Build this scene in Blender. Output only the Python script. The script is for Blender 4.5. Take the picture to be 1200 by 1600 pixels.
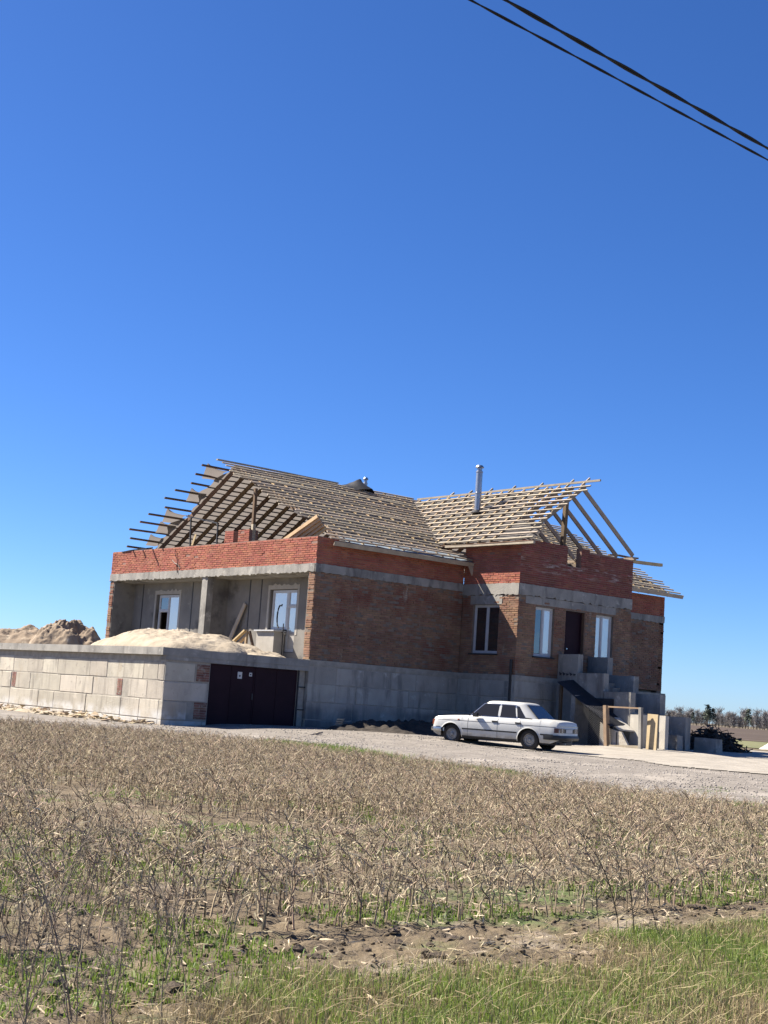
import bpy, bmesh, math, random
import numpy as np
from mathutils import Vector, Matrix

for o in list(bpy.data.objects): bpy.data.objects.remove(o)
S = bpy.context.scene
COL = S.collection
random.seed(7); RNG = np.random.default_rng(7)
F = 2.4                                   # floor level of the house above the yard

# ---------------------------------------------------------------- camera
CAM = Vector((-28.018, -37.952, 1.192))
YAW, PITCH, ROLL = math.radians(39.099), math.radians(7.742), math.radians(3.894)
fwd = Vector((math.cos(PITCH)*math.sin(YAW), math.cos(PITCH)*math.cos(YAW), math.sin(PITCH)))
rt = Vector((math.cos(YAW), -math.sin(YAW), 0)); up = rt.cross(fwd)
r2 = rt*math.cos(ROLL) + up*math.sin(ROLL); u2 = -rt*math.sin(ROLL) + up*math.cos(ROLL)
cd = bpy.data.cameras.new('camera'); cam = bpy.data.objects.new('camera', cd); COL.objects.link(cam)
m = Matrix.Identity(4)
for i in range(3): m[i][0], m[i][1], m[i][2], m[i][3] = r2[i], u2[i], -fwd[i], CAM[i]
cam.matrix_world = m
cd.sensor_fit = 'VERTICAL'; cd.sensor_height = 36; cd.sensor_width = 27
cd.lens = 2169.57/1600*36; cd.clip_start = .1; cd.clip_end = 9000
S.camera = cam

# ---------------------------------------------------------------- sky, sun, exposure
SUN = Vector((-.543, .872, 1.0)).normalized()     # towards the sun
W = bpy.data.worlds.new('World'); S.world = W; W.use_nodes = True
nt = W.node_tree; bg = nt.nodes['Background']
sky = nt.nodes.new('ShaderNodeTexSky'); sky.sky_type = 'NISHITA'; sky.sun_disc = False
sky.sun_elevation = math.asin(SUN.z); sky.sun_rotation = math.atan2(SUN.x, SUN.y) % (2*math.pi)
sky.altitude = 100; sky.air_density = .7; sky.dust_density = .3; sky.ozone_density = 10
hs_ = nt.nodes.new('ShaderNodeHueSaturation'); hs_.inputs['Saturation'].default_value = 1.10; hs_.inputs['Hue'].default_value = .5065; nt.links.new(sky.outputs[0], hs_.inputs['Color'])
nt.links.new(hs_.outputs[0], bg.inputs[0]); bg.inputs[1].default_value = .062
sl = bpy.data.lights.new('sun', 'SUN'); sl.energy = 5.0; sl.angle = math.radians(.53); sl.color = (1, .915, .79)
so = bpy.data.objects.new('sun', sl); COL.objects.link(so)
so.rotation_euler = (-SUN).to_track_quat('-Z', 'Y').to_euler(); so.location = (-40, 40, 60)
S.view_settings.view_transform = 'Standard'; S.view_settings.look = 'None'
S.view_settings.exposure = 1.5; S.view_settings.gamma = 1

# ---------------------------------------------------------------- materials
def nd(t, typ, **kw):
    n = t.nodes.new(typ)
    for k, v in kw.items(): setattr(n, k, v)
    return n
def rgb(c): return (c[0], c[1], c[2], 1)
def pmat(name, base, c2=None, scale=2.0, rough=.85, bump=0, bscale=25, island=0, metallic=0, spec=.3,
         spots=(), stretch=None, translucent=0, detail=6, transcol=None, contrast=(.3, .7), gain=.74):
    g = 1.0 if gain is None else gain
    base = tuple(c*g for c in base); c2 = tuple(c*g for c in c2) if c2 else None; spots = [(tuple(c*g for c in sp[0]),)+tuple(sp[1:]) for sp in spots]
    mt = bpy.data.materials.new(name); mt.use_nodes = True
    t = mt.node_tree; b = t.nodes['Principled BSDF']; L = t.links.new
    geo = nd(t, 'ShaderNodeNewGeometry'); pos = geo.outputs['Position']
    if stretch:
        mp = nd(t, 'ShaderNodeMapping'); mp.inputs['Scale'].default_value = stretch; L(pos, mp.inputs[0]); vec = mp.outputs[0]
    else: vec = pos
    def noise(sc, v, dt=detail):
        n = nd(t, 'ShaderNodeTexNoise'); n.inputs['Scale'].default_value = sc; n.inputs['Detail'].default_value = dt
        n.inputs['Roughness'].default_value = .62; L(v, n.inputs['Vector']); return n.outputs[0]
    def ramp(src, lo, hi):
        r = nd(t, 'ShaderNodeMapRange', interpolation_type='SMOOTHSTEP'); L(src, r.inputs[0])
        r.inputs[1].default_value = lo; r.inputs[2].default_value = hi; return r.outputs[0]
    def mix(fac, a, c):
        x = nd(t, 'ShaderNodeMix', data_type='RGBA'); L(fac, x.inputs[0])
        for s, k in ((a, 6), (c, 7)):
            if isinstance(s, tuple): x.inputs[k].default_value = rgb(s)
            else: L(s, x.inputs[k])
        return x.outputs[2]
    c2 = c2 or tuple(c*.7 for c in base)
    col = mix(ramp(noise(scale, vec), *contrast), tuple(base), tuple(c2))
    if island:
        oi = nd(t, 'ShaderNodeObjectInfo'); ad = nd(t, 'ShaderNodeMath', operation='ADD'); L(geo.outputs['Random Per Island'], ad.inputs[0]); L(oi.outputs['Random'], ad.inputs[1])
        fr = nd(t, 'ShaderNodeMath', operation='FRACT'); L(ad.outputs[0], fr.inputs[0])
        hs = nd(t, 'ShaderNodeHueSaturation'); L(col, hs.inputs['Color'])
        mr = nd(t, 'ShaderNodeMapRange'); L(fr.outputs[0], mr.inputs[0]); mr.inputs[3].default_value = 1-island; mr.inputs[4].default_value = 1+island
        L(mr.outputs[0], hs.inputs['Value'])
        m2 = nd(t, 'ShaderNodeMath', operation='MULTIPLY'); L(fr.outputs[0], m2.inputs[0]); m2.inputs[1].default_value = 7.31
        f2 = nd(t, 'ShaderNodeMath', operation='FRACT'); L(m2.outputs[0], f2.inputs[0])
        mh = nd(t, 'ShaderNodeMapRange'); L(f2.outputs[0], mh.inputs[0]); mh.inputs[3].default_value = .5-island*.06; mh.inputs[4].default_value = .5+island*.06
        L(mh.outputs[0], hs.inputs['Hue']); col = hs.outputs[0]
    for sp in spots:     # (colour, scale, lo, hi, stretch, zlo, zhi)
        c, sc, lo, hi = sp[:4]; v = pos
        if len(sp) > 4 and sp[4]:
            mp = nd(t, 'ShaderNodeMapping'); mp.inputs['Scale'].default_value = sp[4]; mp.inputs['Location'].default_value = (sc*3.1, 1.7, .4); L(pos, mp.inputs[0]); v = mp.outputs[0]
        fac = ramp(noise(sc, v, 8), lo, hi)
        if len(sp) > 5:
            sx = nd(t, 'ShaderNodeSeparateXYZ'); L(pos, sx.inputs[0])
            a = ramp(sx.outputs[2], sp[5]-.12, sp[5]+.12); bb = ramp(sx.outputs[2], sp[6]+.12, sp[6]-.12)
            k = nd(t, 'ShaderNodeMath', operation='MULTIPLY'); L(a, k.inputs[0]); L(bb, k.inputs[1])
            k2 = nd(t, 'ShaderNodeMath', operation='MULTIPLY'); L(k.outputs[0], k2.inputs[0]); L(fac, k2.inputs[1]); fac = k2.outputs[0]
        col = mix(fac, col, tuple(c))
    L(col, b.inputs['Base Color'])
    b.inputs['Roughness'].default_value = rough; b.inputs['Metallic'].default_value = metallic
    b.inputs['Specular IOR Level'].default_value = spec
    if bump:
        bp = nd(t, 'ShaderNodeBump'); bp.inputs['Strength'].default_value = bump; bp.inputs['Distance'].default_value = .03
        L(noise(bscale, vec), bp.inputs['Height']); L(bp.outputs[0], b.inputs['Normal'])
    if translucent:
        tr = nd(t, 'ShaderNodeBsdfTranslucent'); tr.inputs[0].default_value = rgb(transcol or base)
        ms = nd(t, 'ShaderNodeMixShader'); ms.inputs[0].default_value = translucent
        L(b.outputs[0], ms.inputs[1]); L(tr.outputs[0], ms.inputs[2]); L(ms.outputs[0], t.nodes['Material Output'].inputs[0])
    return mt
M = {}
M['red_brick'] = pmat('red_brick', (.44, .155, .095), (.32, .10, .065), 1.0, .85, .15, 60, island=.16, spots=[((.5, .42, .36), 1.6, .66, .8, (1, 1, 2.5))])
M['red_brick_white'] = pmat('red_brick_efflorescence', (.29, .092, .066), (.20, .065, .05), 1.5, .85, .15, 60, island=.2,
    spots=[((.62, .55, .5), 2.6, .5, .72, (.6, .6, 3.5), F+3.8, F+4.25), ((.5, .42, .38), 3, .6, .8, (.6, .6, 3), F+4.3, F+4.8)])
M['tan_brick'] = pmat('tan_brick', (.36, .215, .13), (.22, .115, .075), .8, .88, .2, 50, island=.17, spots=[((.22, .075, .05), .55, .50, .68), ((.40, .33, .26), 1.6, .60, .76, (2, 2, .5)), ((.12, .085, .065), 3.5, .62, .74, (.5, .5, 2)), ((.62, .58, .5), 9, .72, .78)])
M['old_brick'] = pmat('old_brick', (.32, .17, .125), (.22, .115, .085), 6, .9, .3, 40, island=.25, spots=[((.4, .36, .3), 7, .52, .66)])
M['mortar'] = pmat('mortar', (.27, .215, .17), (.17, .135, .11), 5, .95, .3, 60)
M['mortar_red'] = pmat('mortar_red', (.34, .22, .18), (.26, .15, .12), 5, .95, .3, 60)
M['concrete'] = pmat('concrete', (.40, .38, .34), (.27, .26, .24), 1.3, .9, .35, 30, spots=[((.17, .16, .15), 1.3, .48, .70, (1.6, 1.6, .4)), ((.5, .48, .43), 3, .56, .72), ((.12, .115, .11), 6, .66, .76)])
M['block'] = pmat('concrete_block', (.58, .525, .43), (.46, .42, .35), 1.1, .92, .5, 22, island=.15, spots=[((.27, .245, .21), 1.4, .50, .72, (1.5, 1.5, .25)), ((.33, .30, .26), 5, .58, .72), ((.62, .56, .46), 2.5, .58, .72), ((.40, .31, .20), .6, .56, .72, (1, 1, .4)), ((.64, .62, .58), 1.3, .40, .60, (1, 1, 1), -.3, .42)])
M['block_shade_base'] = pmat('shaded_base_concrete_block', (.52, .48, .41), (.40, .37, .32), 1.1, .92, .5, 22, island=.12, spots=[((.24, .225, .2), 1.4, .48, .70, (1.5, 1.5, .25)), ((.60, .56, .49), 2.5, .58, .72), ((.17, .165, .16), .8, .30, .62, (1, 1, .5), -.5, .85)])  # streak stains, plus shade put into the colour towards the base
M['joint'] = pmat('joint_mortar', (.46, .42, .355), (.33, .305, .26), 4, .95, .4, 40)
M['plaster'] = pmat('loggia_plaster', (.29, .27, .24), (.21, .198, .18), .9, .92, .2, 25, spots=[((.13, .122, .115), .7, .50, .66), ((.36, .34, .3), 1.6, .62, .74)])
M['patch'] = pmat('plaster_patch', (.52, .48, .42), (.44, .41, .36), 4, .95, .3, 30)
M['lumber'] = pmat('weathered_lumber', (.52, .44, .335), (.38, .325, .25), 3, .8, .2, 40, island=.25)
M['fresh_lumber'] = pmat('fresh_lumber', (.60, .44, .25), (.48, .34, .19), 3, .75, .2, 40, island=.18)
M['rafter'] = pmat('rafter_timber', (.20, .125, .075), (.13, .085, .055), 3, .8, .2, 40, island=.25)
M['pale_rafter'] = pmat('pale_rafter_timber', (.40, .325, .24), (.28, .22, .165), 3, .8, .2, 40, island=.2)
M['membrane'] = pmat('roof_membrane', (.20, .18, .165), (.14, .125, .115), 2, .7, .2, 6, translucent=.2, transcol=(.2, .18, .16))
M['membrane_thin'] = pmat('translucent_membrane', (.26, .24, .225), (.2, .185, .175), 1.5, .7, .25, 5, translucent=.5, transcol=(.20, .18, .165))
M['black_sheet'] = pmat('black_sheet', (.018, .019, .024), (.03, .031, .036), 2, .6, .3, 8)
M['blue_strip'] = pmat('eave_strip', (.42, .50, .56), (.32, .39, .45), 3, .45, .15, 10)
M['steel'] = pmat('galvanised_steel', (.55, .56, .57), (.45, .46, .48), 3, .38, .05, 8, metallic=.85)
M['frame'] = pmat('window_frame', (.62, .62, .62), (.54, .54, .54), 4, .4)
M['sill'] = pmat('dark_sill', (.03, .03, .035), (.05, .05, .05), 4, .5)
M['door'] = pmat('dark_door', (.034, .014, .021), (.024, .010, .015), 1, .6, .05, 10, spec=.12)
M['paper'] = pmat('paper', (.78, .77, .74), (.68, .67, .64), 20, .8)
M['ink'] = pmat('ink', (.05, .05, .06))
M['sand'] = pmat('sand', (.49, .42, .32), (.37, .31, .23), 1.6, .97, .8, 9, spots=[((.36, .31, .235), 3.5, .58, .7)])
M['dirt'] = pmat('dirt', (.36, .28, .20), (.24, .185, .135), 1.6, .97, 1.0, 7, spots=[((.5, .43, .33), 2.2, .55, .7)])
M['shadow_dirt'] = pmat('shadow_dirt', (.075, .062, .05), (.045, .038, .032), 3, .97, 1.0, 7)  # earth coloured dark to paint the house shadow at the wall foot
M['clod'] = pmat('soil_clod', (.15, .117, .088), (.09, .07, .053), 9, .97, 1.0, 30)
M['sunlit_concrete'] = pmat('sunlit_concrete', (.66, .62, .54), (.54, .505, .44), 2, .9, .3, 30, spots=[((.4, .37, .32), 3, .6, .75)])  # brighter copy of concrete, sunlight put into the colour
M['debris'] = pmat('debris', (.50, .40, .27), (.38, .30, .2), 5, .95, .5, 20, island=.3)
M['soil'] = pmat('soil', (.20, .155, .10), (.115, .088, .058), 2.2, .97, 1.0, 14, spots=[((.30, .25, .19), 1.1, .52, .68), ((.06, .048, .036), 5, .6, .72), ((.11, .15, .05), .9, .52, .68)])
M['gravel_ground'] = pmat('gravel_ground', (.30, .27, .235), (.205, .183, .16), 2.5, .95, .8, 14, spots=[((.40, .36, .31), .5, .5, .7), ((.16, .138, .115), 7, .58, .72)])
M['pale_dirt'] = pmat('pale_dirt', (.45, .41, .35), (.34, .31, .265), 1.2, .95, .9, 9, spots=[((.33, .29, .24), .7, .55, .7, (.4, 1.6, 1)), ((.28, .25, .21), 6, .62, .74)])
M['stone'] = pmat('gravel_stone', (.44, .40, .355), (.31, .285, .255), 8, .9, .2, 30, island=.4)
M['ploughed'] = pmat('ploughed_field', (.095, .066, .046), (.068, .048, .034), .3, .97, .5, 3, spots=[((.12, .09, .062), .08, .5, .65, (1, .15, 1))])
M['verge'] = pmat('far_verge', (.22, .21, .10), (.15, .16, .07), .4, .97)
M['straw'] = pmat('dry_stalk', (.44, .35, .24), (.27, .21, .145), 6, .85, island=.45)
M['leaf_dry'] = pmat('dry_leaf', (.72, .615, .435), (.49, .41, .285), 8, .85, island=.35, translucent=.2)
M['weed'] = pmat('weed_stem', (.36, .295, .22), (.25, .2, .15), 8, .85, island=.3)
M['grass'] = pmat('green_grass', (.215, .29, .075), (.29, .33, .115), 2, .6, island=.4, translucent=.3, transcol=(.2, .3, .05))
M['grass_dry'] = pmat('dry_grass', (.46, .38, .22), (.36, .29, .16), 3, .8, island=.35, translucent=.2)
M['small_weed'] = pmat('green_weed', (.15, .24, .05), (.2, .27, .07), 3, .6, island=.4, translucent=.3, transcol=(.2, .3, .05))
M['bark'] = pmat('bark', (.14, .115, .095), (.1, .085, .07), 5, .9)
M['twigs'] = pmat('hazed_bare_crown', (.35, .325, .31), (.26, .24, .23), 1, .9, island=.3)  # grey lightened to put distance haze into the crowns
M['needles'] = pmat('hazed_pine_needles', (.14, .165, .12), (.10, .125, .09), 1, .8, island=.35)  # green lightened, distance haze is part of the colour
M['brush'] = pmat('dark_branches', (.10, .082, .066), (.06, .05, .042), 4, .85, island=.4)
M['post'] = pmat('fence_post', (.40, .28, .18), (.30, .21, .14), 5, .85, .2, 30)
M['board'] = pmat('wood_board', (.50, .39, .25), (.42, .32, .20), 3, .8, .1, 40, island=.15)
M['wire'] = pmat('wire', (.34, .34, .34), (.28, .28, .28), 9, .5, metallic=.4)
M['cable'] = pmat('cable', (.012, .012, .014), (.018, .018, .02), 9, .6)
M['white_pile'] = pmat('white_pile', (.52, .5, .46), (.42, .4, .37), 2, .95, .6, 8)
M['car_paint'] = pmat('white_car_paint', (.66, .665, .64), (.60, .60, .57), 1.5, .35, spec=.5, spots=[((.48, .45, .39), 2.2, .55, .85), ((.30, .265, .21), 3, .30, .75, (1, 1, 1), .1, .42)])
M['black_plastic'] = pmat('black_plastic', (.022, .022, .024), (.03, .03, .032), 8, .5)
M['rubber'] = pmat('tyre_rubber', (.03, .029, .028), (.055, .05, .045), 6, .85)
M['rim'] = pmat('wheel_rim', (.40, .39, .375), (.28, .27, .255), 8, .5, metallic=.4)
M['chrome'] = pmat('chrome', (.6, .6, .6), (.5, .5, .5), 5, .25, metallic=.9)
M['red_lens'] = pmat('red_lens', (.10, .022, .018), (.07, .018, .014), 9, .25, spec=.5)
M['clear_lens'] = pmat('clear_lens', (.55, .55, .53), (.45, .45, .43), 9, .15, spec=.6)
M['orange_lens'] = pmat('orange_lens', (.5, .14, .05), (.4, .1, .04), 9, .25)
def glass(name, tint, rough=.04):
    mt = bpy.data.materials.new(name); mt.use_nodes = True; b = mt.node_tree.nodes['Principled BSDF']
    b.inputs['Base Color'].default_value = rgb(tint); b.inputs['Roughness'].default_value = rough
    b.inputs['Specular IOR Level'].default_value = 1.0; b.inputs['IOR'].default_value = 1.7
    t = mt.node_tree; n = nd(t, 'ShaderNodeTexNoise'); n.inputs['Scale'].default_value = 1.2; bp = nd(t, 'ShaderNodeBump'); bp.inputs['Strength'].default_value = .12; bp.inputs['Distance'].default_value = .05
    g = nd(t, 'ShaderNodeNewGeometry'); t.links.new(g.outputs['Position'], n.inputs[0]); t.links.new(n.outputs[0], bp.inputs['Height']); t.links.new(bp.outputs[0], b.inputs['Normal'])
    return mt
M['glass'] = glass('window_glass', (.012, .014, .018))
M['mirror_glass'] = glass('reflection_tinted_glass', (.10, .115, .135), .06)
mg = M['mirror_glass'].node_tree.nodes['Principled BSDF']; mg.inputs['Metallic'].default_value = .3; mg.inputs['Roughness'].default_value = .12; mg.inputs['Base Color'].default_value = (.58, .55, .51, 1)  # pale metallic base colour stands in for the reflected sky, no film
M['car_glass'] = glass('car_glass', (.022, .022, .024), .05); cg = M['car_glass'].node_tree.nodes['Principled BSDF']; cg.inputs['Specular IOR Level'].default_value = .4; cg.inputs['IOR'].default_value = 1.45

# ---------------------------------------------------------------- mesh helpers
class MB:
    def __init__(s): s.v = []; s.f = []
    def add(s, vs, fs):
        k = len(s.v); s.v += [tuple(p) for p in vs]; s.f += [tuple(i+k for i in f) for f in fs]; return s
    def hexa(s, p):   # 4 bottom, 4 top
        return s.add(p, [(3, 2, 1, 0), (4, 5, 6, 7), (0, 1, 5, 4), (1, 2, 6, 5), (2, 3, 7, 6), (3, 0, 4, 7)])
    def box(s, a, b):
        (x0, y0, z0), (x1, y1, z1) = a, b
        return s.hexa([(x0, y0, z0), (x1, y0, z0), (x1, y1, z0), (x0, y1, z0), (x0, y0, z1), (x1, y0, z1), (x1, y1, z1), (x0, y1, z1)])
    def beam(s, p, q, w, h, upv=(0, 0, 1)):
        p = Vector(p); q = Vector(q); d = (q-p).normalized(); sd = d.cross(Vector(upv))
        if sd.length < 1e-4: sd = d.cross(Vector((0, 1, 0)))
        sd.normalize(); u = sd.cross(d).normalized(); a = sd*w/2; b = u*h/2
        return s.hexa([p-a-b, p+a-b, q+a-b, q-a-b, p-a+b, p+a+b, q+a+b, q-a+b])
    def tube(s, pts, rad, n=6, cap=True):
        pts = [Vector(p) for p in pts]; k = len(s.v); N = len(pts)
        if not hasattr(rad, '__len__'): rad = [rad]*N
        for i, p in enumerate(pts):
            d = (pts[min(i+1, N-1)]-pts[max(i-1, 0)])
            d = d.normalized() if d.length > 1e-9 else Vector((0, 0, 1))
            a = d.cross(Vector((0, 0, 1)) if abs(d.z) < .95 else Vector((1, 0, 0))).normalized(); b = a.cross(d)
            for j in range(n):
                t = 2*math.pi*j/n; s.v.append(tuple(p + (a*math.cos(t)+b*math.sin(t))*rad[i]))
        for i in range(N-1):
            for j in range(n):
                j2 = (j+1) % n; s.f.append((k+i*n+j, k+i*n+j2, k+(i+1)*n+j2, k+(i+1)*n+j))
        if cap: s.f.append(tuple(k+j for j in reversed(range(n)))); s.f.append(tuple(k+(N-1)*n+j for j in range(n)))
        return s
    def prism(s, poly, off):
        n = len(poly); off = Vector(off); k = len(s.v)
        s.v += [tuple(p) for p in poly] + [tuple(Vector(p)+off) for p in poly]
        s.f.append(tuple(k+i for i in range(n))); s.f.append(tuple(k+n+i for i in reversed(range(n))))
        for i in range(n): j = (i+1) % n; s.f.append((k+i, k+n+i, k+n+j, k+j))
        return s
    def grid(s, fn, nu, nv, thick=None):
        k = len(s.v)
        for i in range(nu+1):
            for j in range(nv+1): s.v.append(tuple(fn(i/nu, j/nv)))
        for i in range(nu):
            for j in range(nv): a = k+i*(nv+1)+j; s.f.append((a, a+nv+1, a+nv+2, a+1))
        return s
    def lathe(s, prof, c, axis='y', n=24):   # prof: (r, t) along axis
        k = len(s.v); c = Vector(c)
        for r, t in prof:
            for j in range(n):
                a = 2*math.pi*j/n; x, z = r*math.cos(a), r*math.sin(a)
                s.v.append(tuple(c + (Vector((x, t, z)) if axis == 'y' else Vector((x, z, t)))))
        for i in range(len(prof)-1):
            for j in range(n): j2 = (j+1) % n; s.f.append((k+i*n+j, k+i*n+j2, k+(i+1)*n+j2, k+(i+1)*n+j))
        return s
    def mesh(s, name, mat, smooth=False):
        me = bpy.data.meshes.new(name); me.from_pydata(s.v, [], s.f); me.materials.append(mat)
        bm = bmesh.new(); bm.from_mesh(me); bmesh.ops.recalc_face_normals(bm, faces=bm.faces); bm.to_mesh(me); bm.free()
        if smooth:
            me.polygons.foreach_set('use_smooth', [True]*len(me.polygons))
            try: me.set_sharp_from_angle(angle=math.radians(40))
            except Exception: pass
        me.update(); return me
    def build(s, name, mat, parent=None, smooth=False, local=False, kind=None):
        return link(name, s.mesh(name, mat, smooth), parent, local, kind)
def link(name, me, parent=None, local=False, kind=None, loc=None, rot=None):
    o = bpy.data.objects.new(name, me); COL.objects.link(o)
    if loc is not None: o.location = loc
    if rot is not None: o.rotation_euler = rot
    if parent:
        o.parent = parent
        if not local:
            p = parent; tr = Vector((0, 0, 0))
            while p: tr = tr + p.location if p.type == 'EMPTY' else tr; p = p.parent
            if parent.type == 'EMPTY': o.matrix_parent_inverse = Matrix.Translation(-tr)
    if kind: o['kind'] = kind
    return o
def raw(name, verts, faces, mat, parent=None, kind=None, smooth=False):
    me = bpy.data.meshes.new(name); verts = np.asarray(verts, np.float32); faces = np.asarray(faces, np.int32)
    k = faces.shape[1]
    me.vertices.add(len(verts)); me.vertices.foreach_set('co', verts.ravel())
    me.loops.add(faces.size); me.loops.foreach_set('vertex_index', faces.ravel())
    me.polygons.add(len(faces)); me.polygons.foreach_set('loop_start', np.arange(0, faces.size, k, dtype=np.int32))
    me.materials.append(mat); me.update(calc_edges=True)
    if smooth: me.polygons.foreach_set('use_smooth', np.ones(len(faces), bool))
    return link(name, me, parent, kind=kind)
def thing(name, label, cat, loc=(0, 0, 0), rotz=0, group=None):
    o = bpy.data.objects.new(name, None); COL.objects.link(o); o.location = loc; o.rotation_euler = (0, 0, rotz); o.empty_display_size = .3
    return tag(o, label, cat, group)
def tag(o, label, cat, group=None):
    o['label'] = label; o['category'] = cat
    if group: o['group'] = group
    return o
def struct(o): o['kind'] = 'structure'; return o

# smooth value noise
_T = RNG.random((256, 256))
def vnoise(x, y):
    x = np.asarray(x, float); y = np.asarray(y, float); xi = np.floor(x).astype(int); yi = np.floor(y).astype(int)
    fx = x-xi; fy = y-yi; fx = fx*fx*(3-2*fx); fy = fy*fy*(3-2*fy)
    g = lambda a, b: _T[a % 256, b % 256]
    return (g(xi, yi)*(1-fx)+g(xi+1, yi)*fx)*(1-fy) + (g(xi, yi+1)*(1-fx)+g(xi+1, yi+1)*fx)*fy - .5
def fbm(x, y, o=4):
    s = 0; a = 1
    for i in range(o): s = s + a*vnoise(x*2**i+17*i, y*2**i+9*i); a *= .5
    return s

# ---------------------------------------------------------------- ground
CT = np.array([(0,0,.14),(3,-.3,.35),(6.5,-.5,.3),(8,-3.2,.15),(11,-3.2,.15),(9,-7.2,.17),(12,-6,.14),(16,-4,.1),(0.8,-6.2,.16),(3,-6,.14),(1.2,-8,.04),(2.5,-10,.02),(5,-9,.06),(-5.5,-.2,-.02),(-2,-.3,.12),(-5.6,6,-.05),(-5.6,12,-.07),(-7,-3,-.08),(-9,0,-.12),(-4,-8,-.05),(0,-14,-.10),(8,-14,-.05),(15,-12,0.02),(25,-5,.05),(40,0,.05),(-12,-12,-.32),(-12,-4,-.27),(-10,-8,-.26),(-8,-12,-.24),(-6,-18,-.22),(-18,-22,-.34),(-22,-30,-.36),(-24,-33,-.38),(-28,-38,-.42),(-10,-25,-.32),(-12,-20,-.33),(0,-25,-.2),(-20,-15,-.33),(-20,0,-.27),(60,30,.08),(20,20,0),(-10,20,-.12),(120,60,.08),(300,200,.08)])
def gbase(x, y):
    x = np.asarray(x, float); y = np.asarray(y, float)
    s = 0; w0 = 0
    for cx, cy, cz in CT:
        w = ((x-cx)**2+(y-cy)**2+.6)**-1.6; s = s+w*cz; w0 = w0+w
    return s/w0
def clod(x, y):
    soil = np.clip((y+32.3)*2, 0, 1)*np.clip((-29.3-y)*1.5, 0, 1)
    field = np.clip((-6.2-x)*2, 0, 1)
    lump = np.abs(fbm(x*2.6, y*2.6, 5)); fine = fbm(x*9, y*9, 3)
    return soil*(lump*.04-.008+fine*.045) + field*(1-soil)*(fine*.02+fbm(x*2, y*2, 2)*.03)
def gz(x, y): return gbase(x, y)+clod(np.asarray(x, float), np.asarray(y, float))
def gzs(x, y): return float(gz(np.array([x]), np.array([y]))[0])
va = np.degrees(YAW)
ang = np.radians(np.concatenate([np.arange(va-180, va-24, 4.0), np.arange(va-24, va+24, .14), np.arange(va+24, va+180, 4.0)]))
rad = np.concatenate([[0, 1.5, 3, 4], np.geomspace(4.6, 60, 520), np.geomspace(62, 6000, 70)])
A_, R_ = np.meshgrid(ang, rad, indexing='ij')
GX = CAM.x+R_*np.sin(A_); GY = CAM.y+R_*np.cos(A_); GZ = gz(GX, GY)
na, nr = GX.shape
idx = np.arange(na*nr).reshape(na, nr)
def cells_to_faces(mask=None):
    a = idx; b = np.roll(idx, -1, 0)
    q = np.stack([a[:, :-1], a[:, 1:], b[:, 1:], b[:, :-1]], -1)[..., ::1]
    return q.reshape(-1, 4) if mask is None else q[mask]
GV = np.stack([GX, GY, GZ], -1).reshape(-1, 3)
struct(raw('ground', GV, cells_to_faces(), M['soil'], smooth=True))
def sheet(name, inside, dz, mat):
    cx = (GX+np.roll(GX, -1, 0))/2; cy = (GY+np.roll(GY, -1, 0))/2
    cx = (cx[:, :-1]+cx[:, 1:])/2; cy = (cy[:, :-1]+cy[:, 1:])/2
    f = cells_to_faces(inside(cx, cy)); used, inv = np.unique(f, return_inverse=True)
    v = GV[used].copy(); v[:, 2] = gbase(v[:, 0], v[:, 1])+dz+.02*fbm(v[:, 0]*.7, v[:, 1]*.7, 3)*(1 if dz < .03 else 0)
    return struct(raw(name, v, inv.reshape(-1, 4), mat, smooth=True))
def fedge(y): return np.interp(y, [-40, -24, -20, -16, -12, -9.5, -6.5, -5.7, -4, -2, 3, 12], [-6.5, -7.4, -7.8, -7.2, -6.9, -6.7, -7.6, -8.7, -9.7, -11.6, -14, -17])
def drive_in(x, y):
    e = .5*fbm(x*.8, y*.8, 3)
    return (x > fedge(y)-.1+e) & (x < 26+4*e) & (y > -60) & (y < 22) & (np.hypot(x+28, y+38) < 110)
sheet('gravel_driveway', drive_in, .028, M['gravel_ground'])
sheet('dirt_yard', lambda x, y: drive_in(x, y) & (x+.28*y > -1.2+1.6*fbm(x*.35, y*.35, 4)+.5*fbm(x*2, y*2, 3)) & (x > .5+1.2*fbm(x*.5, y*.5, 3)) & (y < -6.3+.9*fbm(x*.6, y*.6, 3)+np.clip(x-10, 0, 30)*.4), .045, M['pale_dirt'])
sheet('ploughed_field', lambda x, y: (x > 60+8*fbm(x*.05, y*.05, 3)) & (np.hypot(x+28, y+38) < 560), .05, M['ploughed'])
sheet('grass_verge', lambda x, y: (x > 34+3*fbm(x*.3, y*.3, 3)) & (x < 62), .035, M['verge'])

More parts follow.
